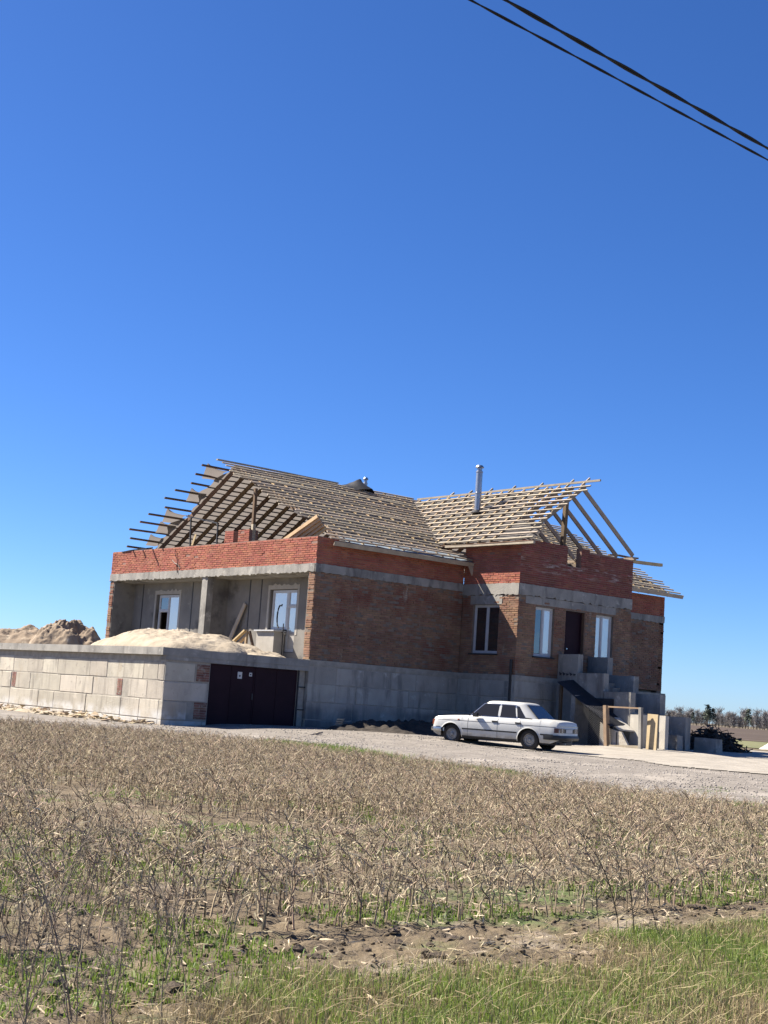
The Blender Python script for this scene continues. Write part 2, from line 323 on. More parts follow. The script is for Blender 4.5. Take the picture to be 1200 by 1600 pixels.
# ================================================================ HOUSE
house = thing('unfinished_house', 'unfinished red and tan brick house with bare timber roof battens', 'house', (0, 0, 0))
UX, NY = Vector((1, 0, 0)), Vector((0, -1, 0))      # wall that faces the entrance side
UY, NX = Vector((0, -1, 0)), Vector((-1, 0, 0))     # wall that faces the garage side
def rects(L, z0, z1, ops):
    us = sorted({0, L, *[min(max(o[0], 0), L) for o in ops], *[min(max(o[1], 0), L) for o in ops]}); out = []
    for a, b in zip(us, us[1:]):
        segs = [(z0, z1)]
        for o in ops:
            if o[0] < (a+b)/2 < o[1]:
                ns = []
                for s, e in segs:
                    if o[3] <= s or o[2] >= e: ns.append((s, e)); continue
                    if o[2] > s: ns.append((s, o[2]))
                    if o[3] < e: ns.append((o[3], e))
                segs = ns
        out += [(a, b, s, e) for s, e in segs if e-s > 1e-4]
    return out
def wbox(mb, O, U, N, u0, u1, d0, d1, z0, z1):
    P = lambda u, d, z: O+U*u+N*d+Vector((0, 0, z))
    mb.hexa([P(u0, d0, z0), P(u1, d0, z0), P(u1, d1, z0), P(u0, d1, z0), P(u0, d0, z1), P(u1, d0, z1), P(u1, d1, z1), P(u0, d1, z1)])
BL, BH, JT = .25, .065, .012
def brick_list(L, z0, z1, ops, jit=.0):
    out = []; c = 0; z = z0+.004
    while z < z1-.02:
        h = min(BH, z1-z-.002); u = -(BL+JT)/2*(c % 2)+random.uniform(-.03, .03)
        while u < L:
            a, b = max(u, .002), min(u+BL, L-.002); u += BL+JT
            if b < .1: continue
            if a < .12: a = .002
            if L-b < .12: b = L-.002; u = L+1
            segs = [(a, b)] if b-a > .03 else []
            for o in ops:
                if o[2]-.02 < z+h/2 < o[3]+.02:
                    ns = []
                    for s, e in segs:
                        if o[1] <= s or o[0] >= e: ns.append((s, e)); continue
                        if o[0] > s: ns.append((s, o[0]-.002))
                        if o[1] < e: ns.append((o[1]+.002, e))
                    segs = [q for q in ns if q[1]-q[0] > .03]
            out += [(s, e, z, h) for s, e in segs]
        z += BH+JT; c += 1
    return out
brick_count = 0
BRICK_MESH = {}
def brick_wall(name, O, U, N, L, z0, z1, ops, bm_, mm, thick=.3, rough=.004, drop=0, single=0, ragged=0):
    global brick_count
    core = MB()
    for a, b, s, e in rects(L, z0, z1, ops): wbox(core, O, U, N, max(a, .014), min(b, L-.014), -thick, -.010, s, e)
    w = core.build(name, mm, house)
    mb = MB(); rot = (0, 0, 0) if U.x > .5 else (0, 0, -math.pi/2)
    for (a, b, z, h) in brick_list(L, z0, z1, ops):
        if random.random() < drop or (ragged and z > z1-.17 and random.random() < ragged): continue
        d = random.gauss(0, rough)
        if single and brick_count < 300 and a > L-single and b-a > .2:
            key = random.randrange(6)
            if key not in BRICK_MESH:
                q = MB(); c = .004; j = lambda: random.uniform(-.003, .003)
                q.hexa([(c+j(), -.001, c), (BL-c+j(), -.001, c), (BL, .02, 0), (0, .02, 0), (c+j(), -.001, BH-c), (BL-c+j(), -.001, BH-c), (BL, .02, BH), (0, .02, BH)])
                BRICK_MESH[key] = q.mesh('brick', bm_)
            P = O+U*a-N*d*0+N*d+Vector((0, 0, z)); brick_count += 1
            link('brick', BRICK_MESH[key], w, loc=P, rot=rot)
            continue
        c = .004+random.random()*.003
        P = lambda u, dd, zz: O+U*u+N*dd+Vector((0, 0, zz))
        k = len(mb.v)
        mb.add([P(a+c, d, z+c), P(b-c, d, z+c), P(b-c, d, z+h-c), P(a+c, d, z+h-c), P(a, -.012, z), P(b, -.012, z), P(b, -.012, z+h), P(a, -.012, z+h)],
               [(0, 1, 2, 3), (4, 5, 1, 0), (5, 6, 2, 1), (6, 7, 3, 2), (7, 4, 0, 3)])
    if mb.v: mb.build('brickwork', bm_, w, kind='stuff')
    return w
def rough_band(name, O, U, N, L, z0, z1, d0, d1, mat, seg=.09, amp=.006, parent=house, low=.012):
    n = max(2, int(L/seg)); mb = MB(); k = 0; ring = []
    for i in range(n+1):
        u = L*i/n; jl = random.gauss(0, low); P = lambda d, z: O+U*u+N*d+Vector((0, 0, z))
        mb.v += [tuple(P(d0, z0)), tuple(P(d1+random.gauss(0, amp), z0+jl)), tuple(P(d1+random.gauss(0, amp), (z0+z1)/2+random.gauss(0, .02))), tuple(P(d1+random.gauss(0, amp*.5), z1+random.gauss(0, .006))), tuple(P(d0, z1))]
    for i in range(n):
        for j in range(5): a = i*5+j; b = i*5+(j+1) % 5; mb.f.append((a, b, b+5, a+5))
    mb.f += [tuple(range(5)), tuple(n*5+j for j in range(5))]
    return mb.build(name, mat, parent, smooth=True)
BLK = {}
def block(parent, O, U, N, u, z, L, H=.57, T=.5, d=0, mat='block'):
    key = (round(L, 2), round(H, 2), round(T, 2), mat, random.randrange(2))
    if key not in BLK:
        c = .012; j = lambda: random.uniform(-.012, .012); q = MB()
        v = []
        for (yy, cc) in ((0, c), (c, 0), (T, 0)):
            v += [(cc+j(), yy+j()*.5, cc+j()), (L-cc+j(), yy+j()*.5, cc+j()), (L-cc+j(), yy+j()*.5, H-cc+j()), (cc+j(), yy+j()*.5, H-cc+j())]
        f = [(0, 1, 2, 3), (11, 10, 9, 8)]
        for r in (0, 4):
            for i in range(4): i2 = (i+1) % 4; f.append((r+i, r+4+i, r+4+i2, r+i2))
        BLK[key] = q.add(v, f).mesh('concrete_block', M[mat])
    return link('concrete_block', BLK[key], parent, loc=O+U*u+N*d+Vector((0, 0, z)), rot=(0, 0, 0) if U.x > .5 else (0, 0, -math.pi/2))
def block_wall(parent, O, U, N, L, z0, z1, off=0, ops=(), mat='block'):
    """courses of big concrete blocks counted down from z1"""
    z = z1; c = 0
    while z > z0-.3:
        z -= .6; u = -[0, .9, .4, 1.3][(c+off) % 4]; c += 1
        while u < L:
            bl = random.choice([2.38, 2.38, 1.18, .88, 1.18]); a, b = max(u, 0), min(u+bl, L); u += bl+.02
            for o in ops:
                if not (o[2] < z+.28 < o[3]): continue
                if o[0] < (a+b)/2 < o[1]: a = b
                elif a < o[0] < b: b = o[0]-.01
                elif a < o[1] < b: a = o[1]+.01
            if b-a > .12: block(parent, O, U, N, a, z, round(b-a, 1)-.02 if b-a > .3 else b-a, T=.3, d=random.uniform(.004, .02), mat=mat)
LA, LB, WC, LD, LE = 14.4, 6.86, 2.93, 6.07, 5.55
XE = LB+LD                       # 12.93
V = Vector
zbb, zbt, zpt = F+3.0, F+3.29, F+4.23
# ---- entrance-side wall of main block
brick_wall('brick_wall', V((0, 0, 0)), UX, NY, LB, F+.02, zbb, [], M['tan_brick'], M['mortar'], rough=.009, drop=.004, ragged=.35)
brick_wall('parapet', V((0, 0, 0)), UX, NY, LB, zbt, zpt, [], M['red_brick'], M['mortar_red'], thick=.26)
rough_band('ring_beam', V((-.02, 0, 0)), UX, NY, LB+.02, zbb, zbt, -.3, .03, M['concrete'])
# ---- left facade: parapet over the open loggia
brick_wall('parapet', V((0, LA, 0)), UY, NX, LA, zbt, zpt, [], M['red_brick'], M['mortar_red'], thick=.26, single=6.9)
rough_band('ring_beam', V((0, LA, 0)), UY, NX, LA-.02, zbb, zbt, -.3, .035, M['concrete'], low=.018)
brick_wall('brick_pier', V((0, .36, 0)), UY, NX, .34, F+.02, zbb-.02, [], M['tan_brick'], M['mortar'], thick=.9, rough=.008)
brick_wall('brick_pier', V((0, LA, 0)), UY, NX, .32, F+.02, zbb-.02, [], M['tan_brick'], M['mortar'], thick=.9, rough=.008)
MB().box((.02, 6.82, F), (.30, 7.20, zbb-.01)).build('column', M['concrete'], house)
MB().box((.30, 6.86, F), (1.05, 7.14, zbb-.03)).build('partition', M['plaster'], house)
MB().box((.022, .36, F), (1.05, .40, zbb-.03)).build('side_plaster', M['plaster'], house); MB().box((.022, LA-.36, F), (1.05, LA-.322, zbb-.03)).build('side_plaster', M['plaster'], house)
MB().box((.0, .3, F-.3), (XE+LE, LA, F-.02)).build('floor_slab', M['concrete'], house)
MB().box((.31, .31, zbb-.03), (XE+LE-.3, LA-.3, zbt-.02)).build('ceiling_slab', M['concrete'], house)
# back wall of the loggia with two window-and-door openings
BX = 1.0
opsL = [(LA-12.15, LA-10.40, F, F+2.5)]; opsR = [(LA-4.0, LA-2.35, F+1.08, F+2.55), (LA-2.98, LA-2.35, F+.28, F+1.08)]
bw = MB()
for a, b, s, e in rects(LA-.31, F, zbb-.03, opsL+opsR): wbox(bw, V((BX, LA, 0)), UY, NX, a, b, -.3, 0, s, e)
bw = bw.build('loggia_wall', M['plaster'], house)
for yy in (13.3, 9.4, 5.35, 4.6): MB().box((BX-.012, yy-.02, F), (BX+.01, yy+.03, zbb-.05)).build('wall_groove', M['sill'], house)
def patch(y0, y1, z0, z1):
    mb = MB(); n = 14; out = []
    for i in range(n+1): t = i/n; out.append((BX-.015, y0+(y1-y0)*t, z1+.16+random.uniform(-.05, .07)*(.3 if i in (0, n) else 1)))
    poly = [(BX-.015, y0-.0, z1)]+out+[(BX-.015, y1, z1)]
    mb.prism(poly, (.02, 0, 0))
    for (a, b) in ((y0-.0, y0+.11), (y1-.11, y1)): mb.box((BX-.014, a, z0), (BX+.006, b, z1-.002))
    mb.build('plaster_patch', M['patch'], house)
patch(10.25, 12.3, F+.4, F+2.5); patch(2.2, 4.15, F+.9, F+2.56)
def window(O, U, N, u0, u1, z0, z1, rec, mull=(), trans=(), fw=.065, gl='glass', sill=True, open_panes=(), gls=None, label=None):
    fr = MB(); d0, d1 = -rec-.07, -rec
    wbox(fr, O, U, N, u0, u0+fw, d0, d1, z0, z1); wbox(fr, O, U, N, u1-fw, u1, d0, d1, z0, z1)
    wbox(fr, O, U, N, u0+fw, u1-fw, d0, d1, z0, z0+fw); wbox(fr, O, U, N, u0+fw, u1-fw, d0, d1, z1-fw, z1)
    cu = [u0+fw]+[x for mu in mull for x in (mu-fw*.55, mu+fw*.55)]+[u1-fw]
    for mu in mull: wbox(fr, O, U, N, mu-fw*.55, mu+fw*.55, d0-.002, d1+.004, z0+fw, z1-fw)
    w = fr.build('window', M['frame'], house)
    if label: w['label'] = label
    k = 0
    for i in range(0, len(cu), 2):
        zs = [z0+fw]+[x for (ci, tz) in trans if ci == i//2 for x in (tz-.03, tz+.03)]+[z1-fw]
        for j in range(1, len(zs)-1, 2):
            tb = MB(); wbox(tb, O, U, N, cu[i], cu[i+1], d0, d1, zs[j], zs[j+1]); tb.build('transom', M['frame'], w)
        for j in range(0, len(zs), 2):
            sb = MB(); a, b, s, e = cu[i], cu[i+1], zs[j], zs[j+1]; t = .035
            for q in ((a, a+t, s, e), (b-t, b, s, e), (a+t, b-t, s, s+t), (a+t, b-t, e-t, e)): wbox(sb, O, U, N, q[0], q[1], d0+.012, d1-.012, q[2], q[3])
            sb.build('sash', M['frame'], w)
            if k not in open_panes:
                pb = MB(); wbox(pb, O, U, N, a+t, b-t, d0+.03, d0+.042, s+t, e-t); pb.build('pane', M[(gls or {}).get(k, gl)], w)
            k += 1
    if sill:
        sb = MB(); wbox(sb, O, U, N, u0-.07, u1+.05, d1, .07, z0-.06, z0-.012); sb.build('sill', M['sill'], w)
    return w
OA = V((BX, LA, 0))
window(OA, UY, NX, LA-12.05, LA-10.45, F+.02, F+2.48, .08, mull=(LA-11.3,), trans=((0, F+1.85),), open_panes=(0,), sill=False, gls={2: 'mirror_glass'}, label='balcony window with its narrow left door standing open')
window(OA, UY, NX, LA-3.95, LA-2.98, F+1.1, F+2.53, .08, gl='mirror_glass', sill=True, label='wide balcony window beside glazed door')
window(OA, UY, NX, LA-2.975, LA-2.37, F+.3, F+2.53, .08, trans=((0, F+1.95),), gl='mirror_glass', sill=False, label='narrow glazed balcony door')
MB().box((BX-.45, 2.95, F), (BX, 4.05, F+1.0)).build('sunlit_wall_stub', M['patch'], house)  # brighter plaster colour stands in for the sunlit lower wall
MB().box((BX-.55, 2.85, F+1.0), (BX-.002, 4.1, F+1.045)).build('ledge', M['frame'], house)
# ---- wing
zbbC, zbtC, zptC = F+2.87, F+3.275, F+4.77
OC, OD = V((LB, 0, 0)), V((LB, -WC, 0))
wC = [(.6, 1.96, F+.75, F+2.52)]
wD = [(.89, 1.86, F+.75, F+2.52), (2.46, 3.5, F+.2, F+2.52), (4.11, 5.07, F+.75, F+2.52)]
brick_wall('brick_wall', OC, UY, NX, WC, F+.02, zbbC, wC, M['tan_brick'], M['mortar'], rough=.006, ragged=.4)
brick_wall('parapet', OC, UY, NX, WC, zbtC, zptC, [], M['red_brick'], M['mortar_red'], thick=.26)
rough_band('ring_beam', OC, UY, NX, WC, zbbC, zbtC, -.3, .03, M['concrete'], low=.02)
brick_wall('brick_wall', OD, UX, NY, LD, F+.02, zbbC, wD, M['tan_brick'], M['mortar'], rough=.007, ragged=.4)
brick_wall('parapet', OD, UX, NY, LD, zbtC, F+4.88, [(2.4, 3.14, F+4.16, F+6), (3.6, 7, F+4.78, F+6)], M['red_brick_white'], M['mortar_red'], thick=.26)
rough_band('ring_beam', OD, UX, NY, LD, zbbC, zbtC, -.3, .03, M['concrete'], low=.02)
MB().box((LB+.35, -WC-.012, zbbC-.28), (XE-.9, -WC+.2, zbbC-.01)).build('lintel', M['concrete'], house)
MB().box((LB-.012, -2.1, F+2.525), (LB+.2, -.45, zbbC-.02)).build('lintel', M['concrete'], house)
MB().box((XE-.3, -WC+.02, F), (XE, .3, zptC-.05)).build('side_wall', M['mortar'], house)
window(OC, UY, NX, .6, 1.96, F+.75, F+2.52, .1, mull=(1.28,), label='shaded two pane window beside the inside corner')
window(OD, UX, NY, .89, 1.86, F+.75, F+2.52, .1, mull=(1.37,), gl='mirror_glass', gls={0: 'glass'}, label='two pane window left of the entrance door')
window(OD, UX, NY, 4.11, 5.07, F+.75, F+2.52, .1, mull=(4.52,), gl='mirror_glass', label='two pane window right of the entrance door')
dr = MB(); wbox(dr, OD, UX, NY, 2.46, 3.44, -.2, -.14, F+.2, F+2.5); dr = dr.build('entrance_door', M['door'], house)
fr = MB()
for q in ((2.462, 2.52, F+.2, F+2.46), (3.38, 3.44, F+.2, F+2.46), (2.462, 3.44, F+2.46, F+2.518)): wbox(fr, OD, UX, NY, q[0], q[1], -.139, -.11, q[2], q[3])
fr.build('door_frame', M['door'], dr)
hb = MB(); wbox(hb, OD, UX, NY, 2.66, 2.72, -.139, -.09, F+1.12, F+1.16); wbox(hb, OD, UX, NY, 2.66, 2.69, -.139, -.115, F+.85, F+.88); hb.build('handle', M['chrome'], dr)
jb = MB(); wbox(jb, OD, UX, NY, 3.442, 3.5, -.25, .01, F+.2, F+2.51); jb.build('door_jamb', M['rafter'], house)
# ---- far right part
OE = V((XE, 0, 0))
brick_wall('brick_wall', OE, UX, NY, LE, F+.0, F+2.85, [], M['tan_brick'], M['mortar'], rough=.007, ragged=.3)
brick_wall('parapet', OE, UX, NY, LE, F+3.12, F+3.95, [], M['red_brick'], M['mortar_red'], thick=.26)
rough_band('ring_beam', OE, UX, NY, LE, F+2.85, F+3.12, -.3, .03, M['concrete'])
MB().box((XE+LE-.3, .01, 0), (XE+LE-.01, LA, F+3.95)).box((.3, LA-.3, 0), (XE+LE-.3, LA-.01, zpt)).build('rear_wall', M['mortar'], house)
# ---- foundations
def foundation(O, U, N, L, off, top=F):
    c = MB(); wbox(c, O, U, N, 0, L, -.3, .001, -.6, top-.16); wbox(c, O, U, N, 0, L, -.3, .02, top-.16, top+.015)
    f = c.build('foundation', M['joint'], house); block_wall(f, O, U, N, L, 0, top-.175, off, mat='block_shade_base'); return f
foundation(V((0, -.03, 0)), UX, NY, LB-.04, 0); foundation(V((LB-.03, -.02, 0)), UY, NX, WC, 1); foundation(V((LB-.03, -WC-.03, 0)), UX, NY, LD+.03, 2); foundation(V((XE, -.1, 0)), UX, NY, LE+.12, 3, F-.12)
MB().tube([(LB-.06, -2.78, .1), (LB-.06, -2.78, F+.55)], .05, 8).build('downpipe', M['black_plastic'], house)
# thin conduit loops on the facade
def wob(p, q, n, a): return [Vector(p).lerp(Vector(q), i/n)+Vector((random.uniform(-a, a)*.3, random.uniform(-a, a), random.uniform(-a, a))) for i in range(n+1)]
MB().tube(wob((-.05, 9.25, F+4.1), (-.05, 8.9, F+3.15), 5, .07), .018, 4).tube(wob((-.05, 9.4, F+3.75), (-.06, 8.8, F+3.4), 3, .05), .014, 4).build('loose_rebar', M['sill'], house)
MB().tube([(.35, 11.75, F+4.35), (-.02, 12.9, F+4.24), (.0, 13.6, F+4.2)], .03, 5).build('loose_bar', M['sill'], house)

# ================================================================ ROOF
K1, K2, KW = .445, .56, .734
YR, ZR = 7.2, F+7.47
XR, ZW = 9.9, F+7.28
zf = lambda y: ZR+K1*(y-YR)            # slope towards the entrance side (rafter top)
zl = lambda y: ZR-K2*(y-YR)            # slope towards the far left
zw = lambda x: ZW+KW*(x-XR)            # wing slope towards the garage side
zw2 = lambda x: ZW-KW*(x-XR)
xval = lambda y: XR+(zf(y)-ZW)/KW      # valley line
nf = Vector((0, -K1, 1)).normalized(); nl = Vector((0, K2, 1)).normalized(); nw = Vector((-KW, 0, 1)).normalized(); nw2 = Vector((KW, 0, 1)).normalized()
def membrane(name, fn, nu, nv, mat, n, parent=house, sag=.02):
    mb = MB(); mb.grid(lambda a, b: Vector(fn(a, b))+n*(.012+random.gauss(0, sag*.35)-sag*abs(math.sin(a*nu*1.3))), nu, nv)
    return mb.build(name, mat, parent, smooth=True)
# front slope of the main roof (membrane is the part; timbers are its pieces)
fr_x0 = lambda y: 1.0+.35*math.sin(y*2.1)+.15*math.sin(y*5)
roofF = membrane('roof', lambda a, b: ((lambda y: (fr_x0(y)+(xval(y)-fr_x0(y))*b, y, zf(y)))(-.4+a*(YR+.4))), 26, 24, M['membrane'], nf)
roofF['label'] = 'long battened slope above the shaded brick wall'
def wav(p, q, w, h, n, name, mat, parent, amp=.012, seg=4):
    mb = MB(); p = Vector(p); q = Vector(q); d = (q-p); sd = d.normalized().cross(n).normalized(); a = sd*w/2; b = n*h/2; s = max(1, seg); ring = []
    for i in range(s+1):
        c = p+d*i/s+(n*random.gauss(0, amp)+sd*random.gauss(0, amp) if 0 < i < s else Vector((0, 0, 0)))
        mb.v += [tuple(c-a-b), tuple(c+a-b), tuple(c+a+b), tuple(c-a+b)]
    for i in range(s):
        for j in range(4): k = i*4+j; k2 = i*4+(j+1) % 4; mb.f.append((k, k2, k2+4, k+4))
    mb.f += [(0, 1, 2, 3), tuple(s*4+j for j in range(4))]
    return mb.build(name, mat, parent)
def off(P, n, d): return Vector(P)+n*d
x = 1.05
while x < 11.5:       # rafters + counter battens
    y1 = YR
    y0 = -.42 if x < LB-.2 else max(-.4, (ZW+KW*(x-XR)-ZR)/K1+YR+.15)
    if y0 < y1-.3:
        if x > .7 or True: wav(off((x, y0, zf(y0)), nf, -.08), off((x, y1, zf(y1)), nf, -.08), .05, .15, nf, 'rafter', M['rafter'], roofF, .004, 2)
        if x > .9: wav(off((x, y0, zf(y0)), nf, .036), off((x, y1, zf(y1)), nf, .036), .05, .035, nf, 'counter_batten', M['fresh_lumber'], roofF, .003, 2)
    x += .62
ends = [(7.0, .27), (5.79, .2), (5.12, .22), (4.31, .47), (3.7, .08), (3.2, .26), (2.7, .2), (2.2, .5), (1.5, .78), (.8, .92), (-.5, .4)]
ey = np.array([e[0] for e in ends][::-1]); ex = np.array([e[1] for e in ends][::-1])
y = -.36
while y < YR-.05:
    x0 = float(np.interp(y, ey, ex))+random.uniform(-.18, .2)
    xe = xval(y)-.05+random.uniform(-.1, .1) if y > .55 else LB+.25+random.uniform(-.1, .12)
    if y < .05: x0 = .25
    wav(off((x0, y, zf(y)), nf, .078), off((xe, y, zf(y)), nf, .078), .062, .045, nf, 'batten', M['lumber'], roofF, .012, 5)
    y += .335
wav(off((.2, YR-.03, ZR), Vector((0, 0, 1)), .10), off((6.1, YR-.03, ZR), Vector((0, 0, 1)), .07), .12, .05, Vector((0, 0, 1)), 'ridge_board', M['lumber'], roofF, .01, 4)
wav(off((.35, -.5, zf(-.5)), nf, -.05), off((LB+.3, -.5, zf(-.5)), nf, -.06), .03, .16, nf, 'eave_board', M['lumber'], roofF, .006, 4)
MB().grid(lambda a, b: (.9+(LB-.75)*a, -.47+.55*b, zf(-.47+.55*b)+.035+random.gauss(0, .006)), 24, 3).build('eave_strip', M['blue_strip'], roofF)
MB().prism([(LB-.25, -.46, zf(-.46)-.1), (LB+.15, -.46, zf(-.46)-.1), (LB-.02, -.46, zf(-.46)-.48)], (0, .03, 0)).build('bracket', M['lumber'], roofF)
# right part of the same slope, beyond the wing
roofE = membrane('roof', lambda a, b: ((lambda y: ((XR-(zf(y)-ZW)/KW if y > 2 else XE+.1)*(1-b)+(18.3+.3*math.sin(y*3))*b, y, zf(y)))(-.4+a*(YR+.4))), 20, 14, M['membrane'], nf)
roofE['label'] = 'battened slope end beyond the entrance wing'
y = -.4; i = 0
while y < YR:
    xs = max(XE+.02, 2*XR-xval(y)+.1) if y > 2 else XE+.05
    wav(off((xs, y, zf(y)), nf, .078), off((18.7+random.uniform(0, .75), y, zf(y)), nf, .078), .062, .045, nf, 'batten', M['lumber'], roofE, .012, 4); y += .32
x = XE+.3
while x < 18.6:
    y0 = -.42; wav(off((x, y0, zf(y0)), nf, -.08), off((x, YR, ZR), nf, -.08), .05, .15, nf, 'rafter', M['rafter'], roofE, .004, 2)
    wav(off((x, y0, zf(y0)), nf, .036), off((x, YR, ZR), nf, .036), .05, .035, nf, 'counter_batten', M['fresh_lumber'], roofE, .003, 2); x += .62
wav(off((XE+.1, -.48, zf(-.48)), nf, -.04), off((19.1, -.48, zf(-.48)), nf, -.05), .03, .16, nf, 'eave_board', M['lumber'], roofE, .006, 3)
# far-left slope: sunlit translucent membrane seen from below
lx0 = lambda y: .82+.14*math.sin(y*2.7)+.10*math.sin(y*6.1)+.3*max(0, 1-abs(y-10.3)/.5)
roofL = membrane('roof', lambda a, b: ((lambda y: (lx0(y)*(1-b)+17.5*b, y, zl(y)))(YR+.05+a*(LA-YR-.2))), 40, 30, M['membrane_thin'], nl, sag=.03)
roofL['label'] = 'far slope seen from below with rafters against grey membrane'
x = 1.12
while x < 17.6:
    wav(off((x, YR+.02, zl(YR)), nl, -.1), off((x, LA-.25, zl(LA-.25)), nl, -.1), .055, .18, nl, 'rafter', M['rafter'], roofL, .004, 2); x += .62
lend = [-.21, -.14, .01, -.37, -.5, -.15, -.56, -.62, -.78, -.42, -.24]
for i in range(11):
    y = 7.80+.525*i; wav(off((1.1, y, zl(y)), nl, .05), off((17.6, y, zl(y)), nl, .05), .07, .04, nl, 'batten', M['rafter'], roofL, .015, 6)
for i in range(12):
    y = 7.54+.525*i; x0 = lend[i] if i < 11 else .5
    wav(off((x0, y, zl(y)), nl, .05), off((17.6, y, zl(y)), nl, .05), .075, .05, nl, 'batten', M['rafter'], roofL, .015, 6)
for (yy, sx, sz, lx) in ((7.95, .75, .5, .72), (9.35, .55, .4, .80), (10.75, .75, .45, .74), (11.45, .6, .3, .78), (12.3, .5, .3, .8)):    # torn flaps of membrane
    P = Vector((lx, yy, zl(yy)))
    MB().grid(lambda a, b: P+Vector((-(a-.35)*sx, (b-.5)*.75*(1-.3*a), -K2*(b-.5)*.7+.06+sz*.55*a*a*math.sin(b*3+.3)-.05*math.cos(b*9))), 8, 8).build('torn_flap', M['membrane_thin'], roofL, smooth=True)
# wing slope
we = [(9.87, -3.79), (9.68, -3.73), (9.16, -3.6), (8.78, -3.42), (8.36, -3.66), (7.99, -3.4), (7.81, -3.3), (7.27, -3.55), (6.41, -3.95)]
wx = np.array([e[0] for e in we][::-1]); wy = np.array([e[1] for e in we][::-1])
yv = lambda xx: (zw(xx)-ZR)/K1+YR
roofW = membrane('roof', lambda a, b: ((lambda xx: (xx, (yv(xx)-.02)*(1-b)+(-3.75+2.6*min(1, a*1.6)+.25*math.sin(xx*5)*min(1, a*4))*b, zw(xx)))(6.45+a*(XR-6.45))), 16, 24, M['membrane'], nw)
roofW['label'] = 'sunlit battened slope of the entrance wing'
y = -3.0
while y < 6.6:
    x0 = 6.42 if y < 1.7 else min(XR-.1, XR+(zf(y)-ZW)/KW+.05)
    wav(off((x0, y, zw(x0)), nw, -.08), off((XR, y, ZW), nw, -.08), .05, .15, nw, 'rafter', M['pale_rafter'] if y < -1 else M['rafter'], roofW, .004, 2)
    if y > -2.3: wav(off((x0, y, zw(x0)), nw, .036), off((XR, y, ZW), nw, .036), .05, .035, nw, 'counter_batten', M['fresh_lumber'], roofW, .003, 2)
    y += .62
x = 6.47
while x < XR-.02:
    wav(off((x, float(np.interp(x, wx, wy))+random.uniform(-.1, .12), zw(x)), nw, .078), off((x, yv(x)-.08, zw(x)), nw, .078), .065, .045, nw, 'batten', M['lumber'], roofW, .01, 4); x += .285
wav((XR, -3.78, ZW+.09), (XR, 6.5, ZW+.09), .06, .075, Vector((0, 0, 1)), 'ridge_board', M['lumber'], roofW, .006, 3)
wav(off((6.36, -3.95, zw(6.36)), nw, -.06), off((6.36, 1.5, zw(6.36)), nw, -.06), .03, .15, nw, 'eave_board', M['rafter'], roofW, .005, 3)
wav((6.40, -4.0, F+4.63), (6.40, .6, F+4.66), .1, .09, Vector((0, 0, 1)), 'eave_plate', M['lumber'], roofW, .005, 3)
MB().grid(lambda a, b: (6.38+.55*b, -3.75+.5*a, zw(6.38+.55*b)-.05+.14*math.sin(a*3)), 5, 4).build('verge_flap', M['membrane'], roofW)
# bare rafters on the other side of the wing ridge
roofX = MB().beam((XE+.0, -3.0, F+4.84), (XE+.0, 3.5, F+4.84), .14, .10).build('wall_plate', M['pale_rafter'], house)
for y in (-2.85, -2.05, -1.3, -.55, .2, .95, 1.7, 2.4): wav(off((XR, y, ZW), nw2, -.05), off((13.0, y, zw2(13.0)), nw2, -.05), .055, .16, nw2, 'rafter', M['pale_rafter'], roofX, .004, 2)
for y in (-3.0, -2.2, -.6, .9, 2.2, 3.4, 4.5): MB().beam((XR-.12, y, ZW-.05), (XR-.12+.34, y-.05, ZW+.26), .045, .07).build('rafter_tip', M['lumber'], roofX)
wav((13.0, -1.9, F+4.86), (15.6, -2.1, F+4.93), .14, .12, Vector((0, 0, 1)), 'beam_end', M['fresh_lumber'], roofX, .01, 3)
wav((13.0, -1.6, F+5.06), (14.6, -1.7, F+5.1), .12, .06, Vector((0, 0, 1)), 'beam_end', M['rafter'], roofX, .01, 3)
MB().beam((9.12, -WC+.14, F+4.86), (9.14, -WC+.1, F+6.5), .15, .15, (0, 1, 0)).build('gable_post', M['rafter'], house)
# posts and stubs in the open attic
MB().beam((.5, 4.72, F+3.3), (.5, 4.78, F+6.3), .11, .11, (0, 1, 0)).build('attic_post', M['rafter'], house)
MB().beam((.5, 4.72, F+4.3), (.5, 4.735, F+4.95), .125, .125, (0, 1, 0)).build('post_splice', M['lumber'], house)
for a, b in ((5.72, 6.33), (4.68, 5.42)):
    brick_wall('brick_stub', V((.30, b, 0)), UY, NX, b-a, F+3.3, F+4.74, [], M['red_brick'], M['mortar_red'], thick=.4)
MB().beam((.5, 9.0, F+3.3), (.5, 9.2, F+5.45), .05, .05, (0, 1, 0)).beam((.5, 7.1, F+3.3), (.5, 7.2, F+5.15), .05, .05, (0, 1, 0)).beam((.5, 9.55, F+5.55), (.5, 7.15, F+5.12), .05, .05).build('scaffold_frame', M['sill'], house)
MB().beam((.1, 8.3, F+4.25), (.5, 8.75, F+4.75), .07, .05).build('loose_batten', M['fresh_lumber'], house)
# stacked plywood leaning under the slope near the corner
for i in range(5): wav((.32+.06*i, 2.75-.28*i, F+4.12-.02*i), (.38+.06*i, .62-.05*i, F+5.0-.10*i), .05, .13, V((0, .4, .9)), 'gable_board', M['fresh_lumber'], house, .004, 2)
# black sheet flung over the ridge
MB().grid(lambda a, b: (6.35+1.15*a+.1*math.sin(b*7), YR+.5-1.25*b+.08*math.sin(a*8), ZR+.0+.62*(a**1.4*(1-a**9))*(1-.9*abs(b-.4))+.08*math.sin(a*11+b*4)*a*(1-a)+.06-.5*max(0, b-.4)*.445*2), 14, 12).build('black_ridge_sheet', M['black_sheet'], house, smooth=True)
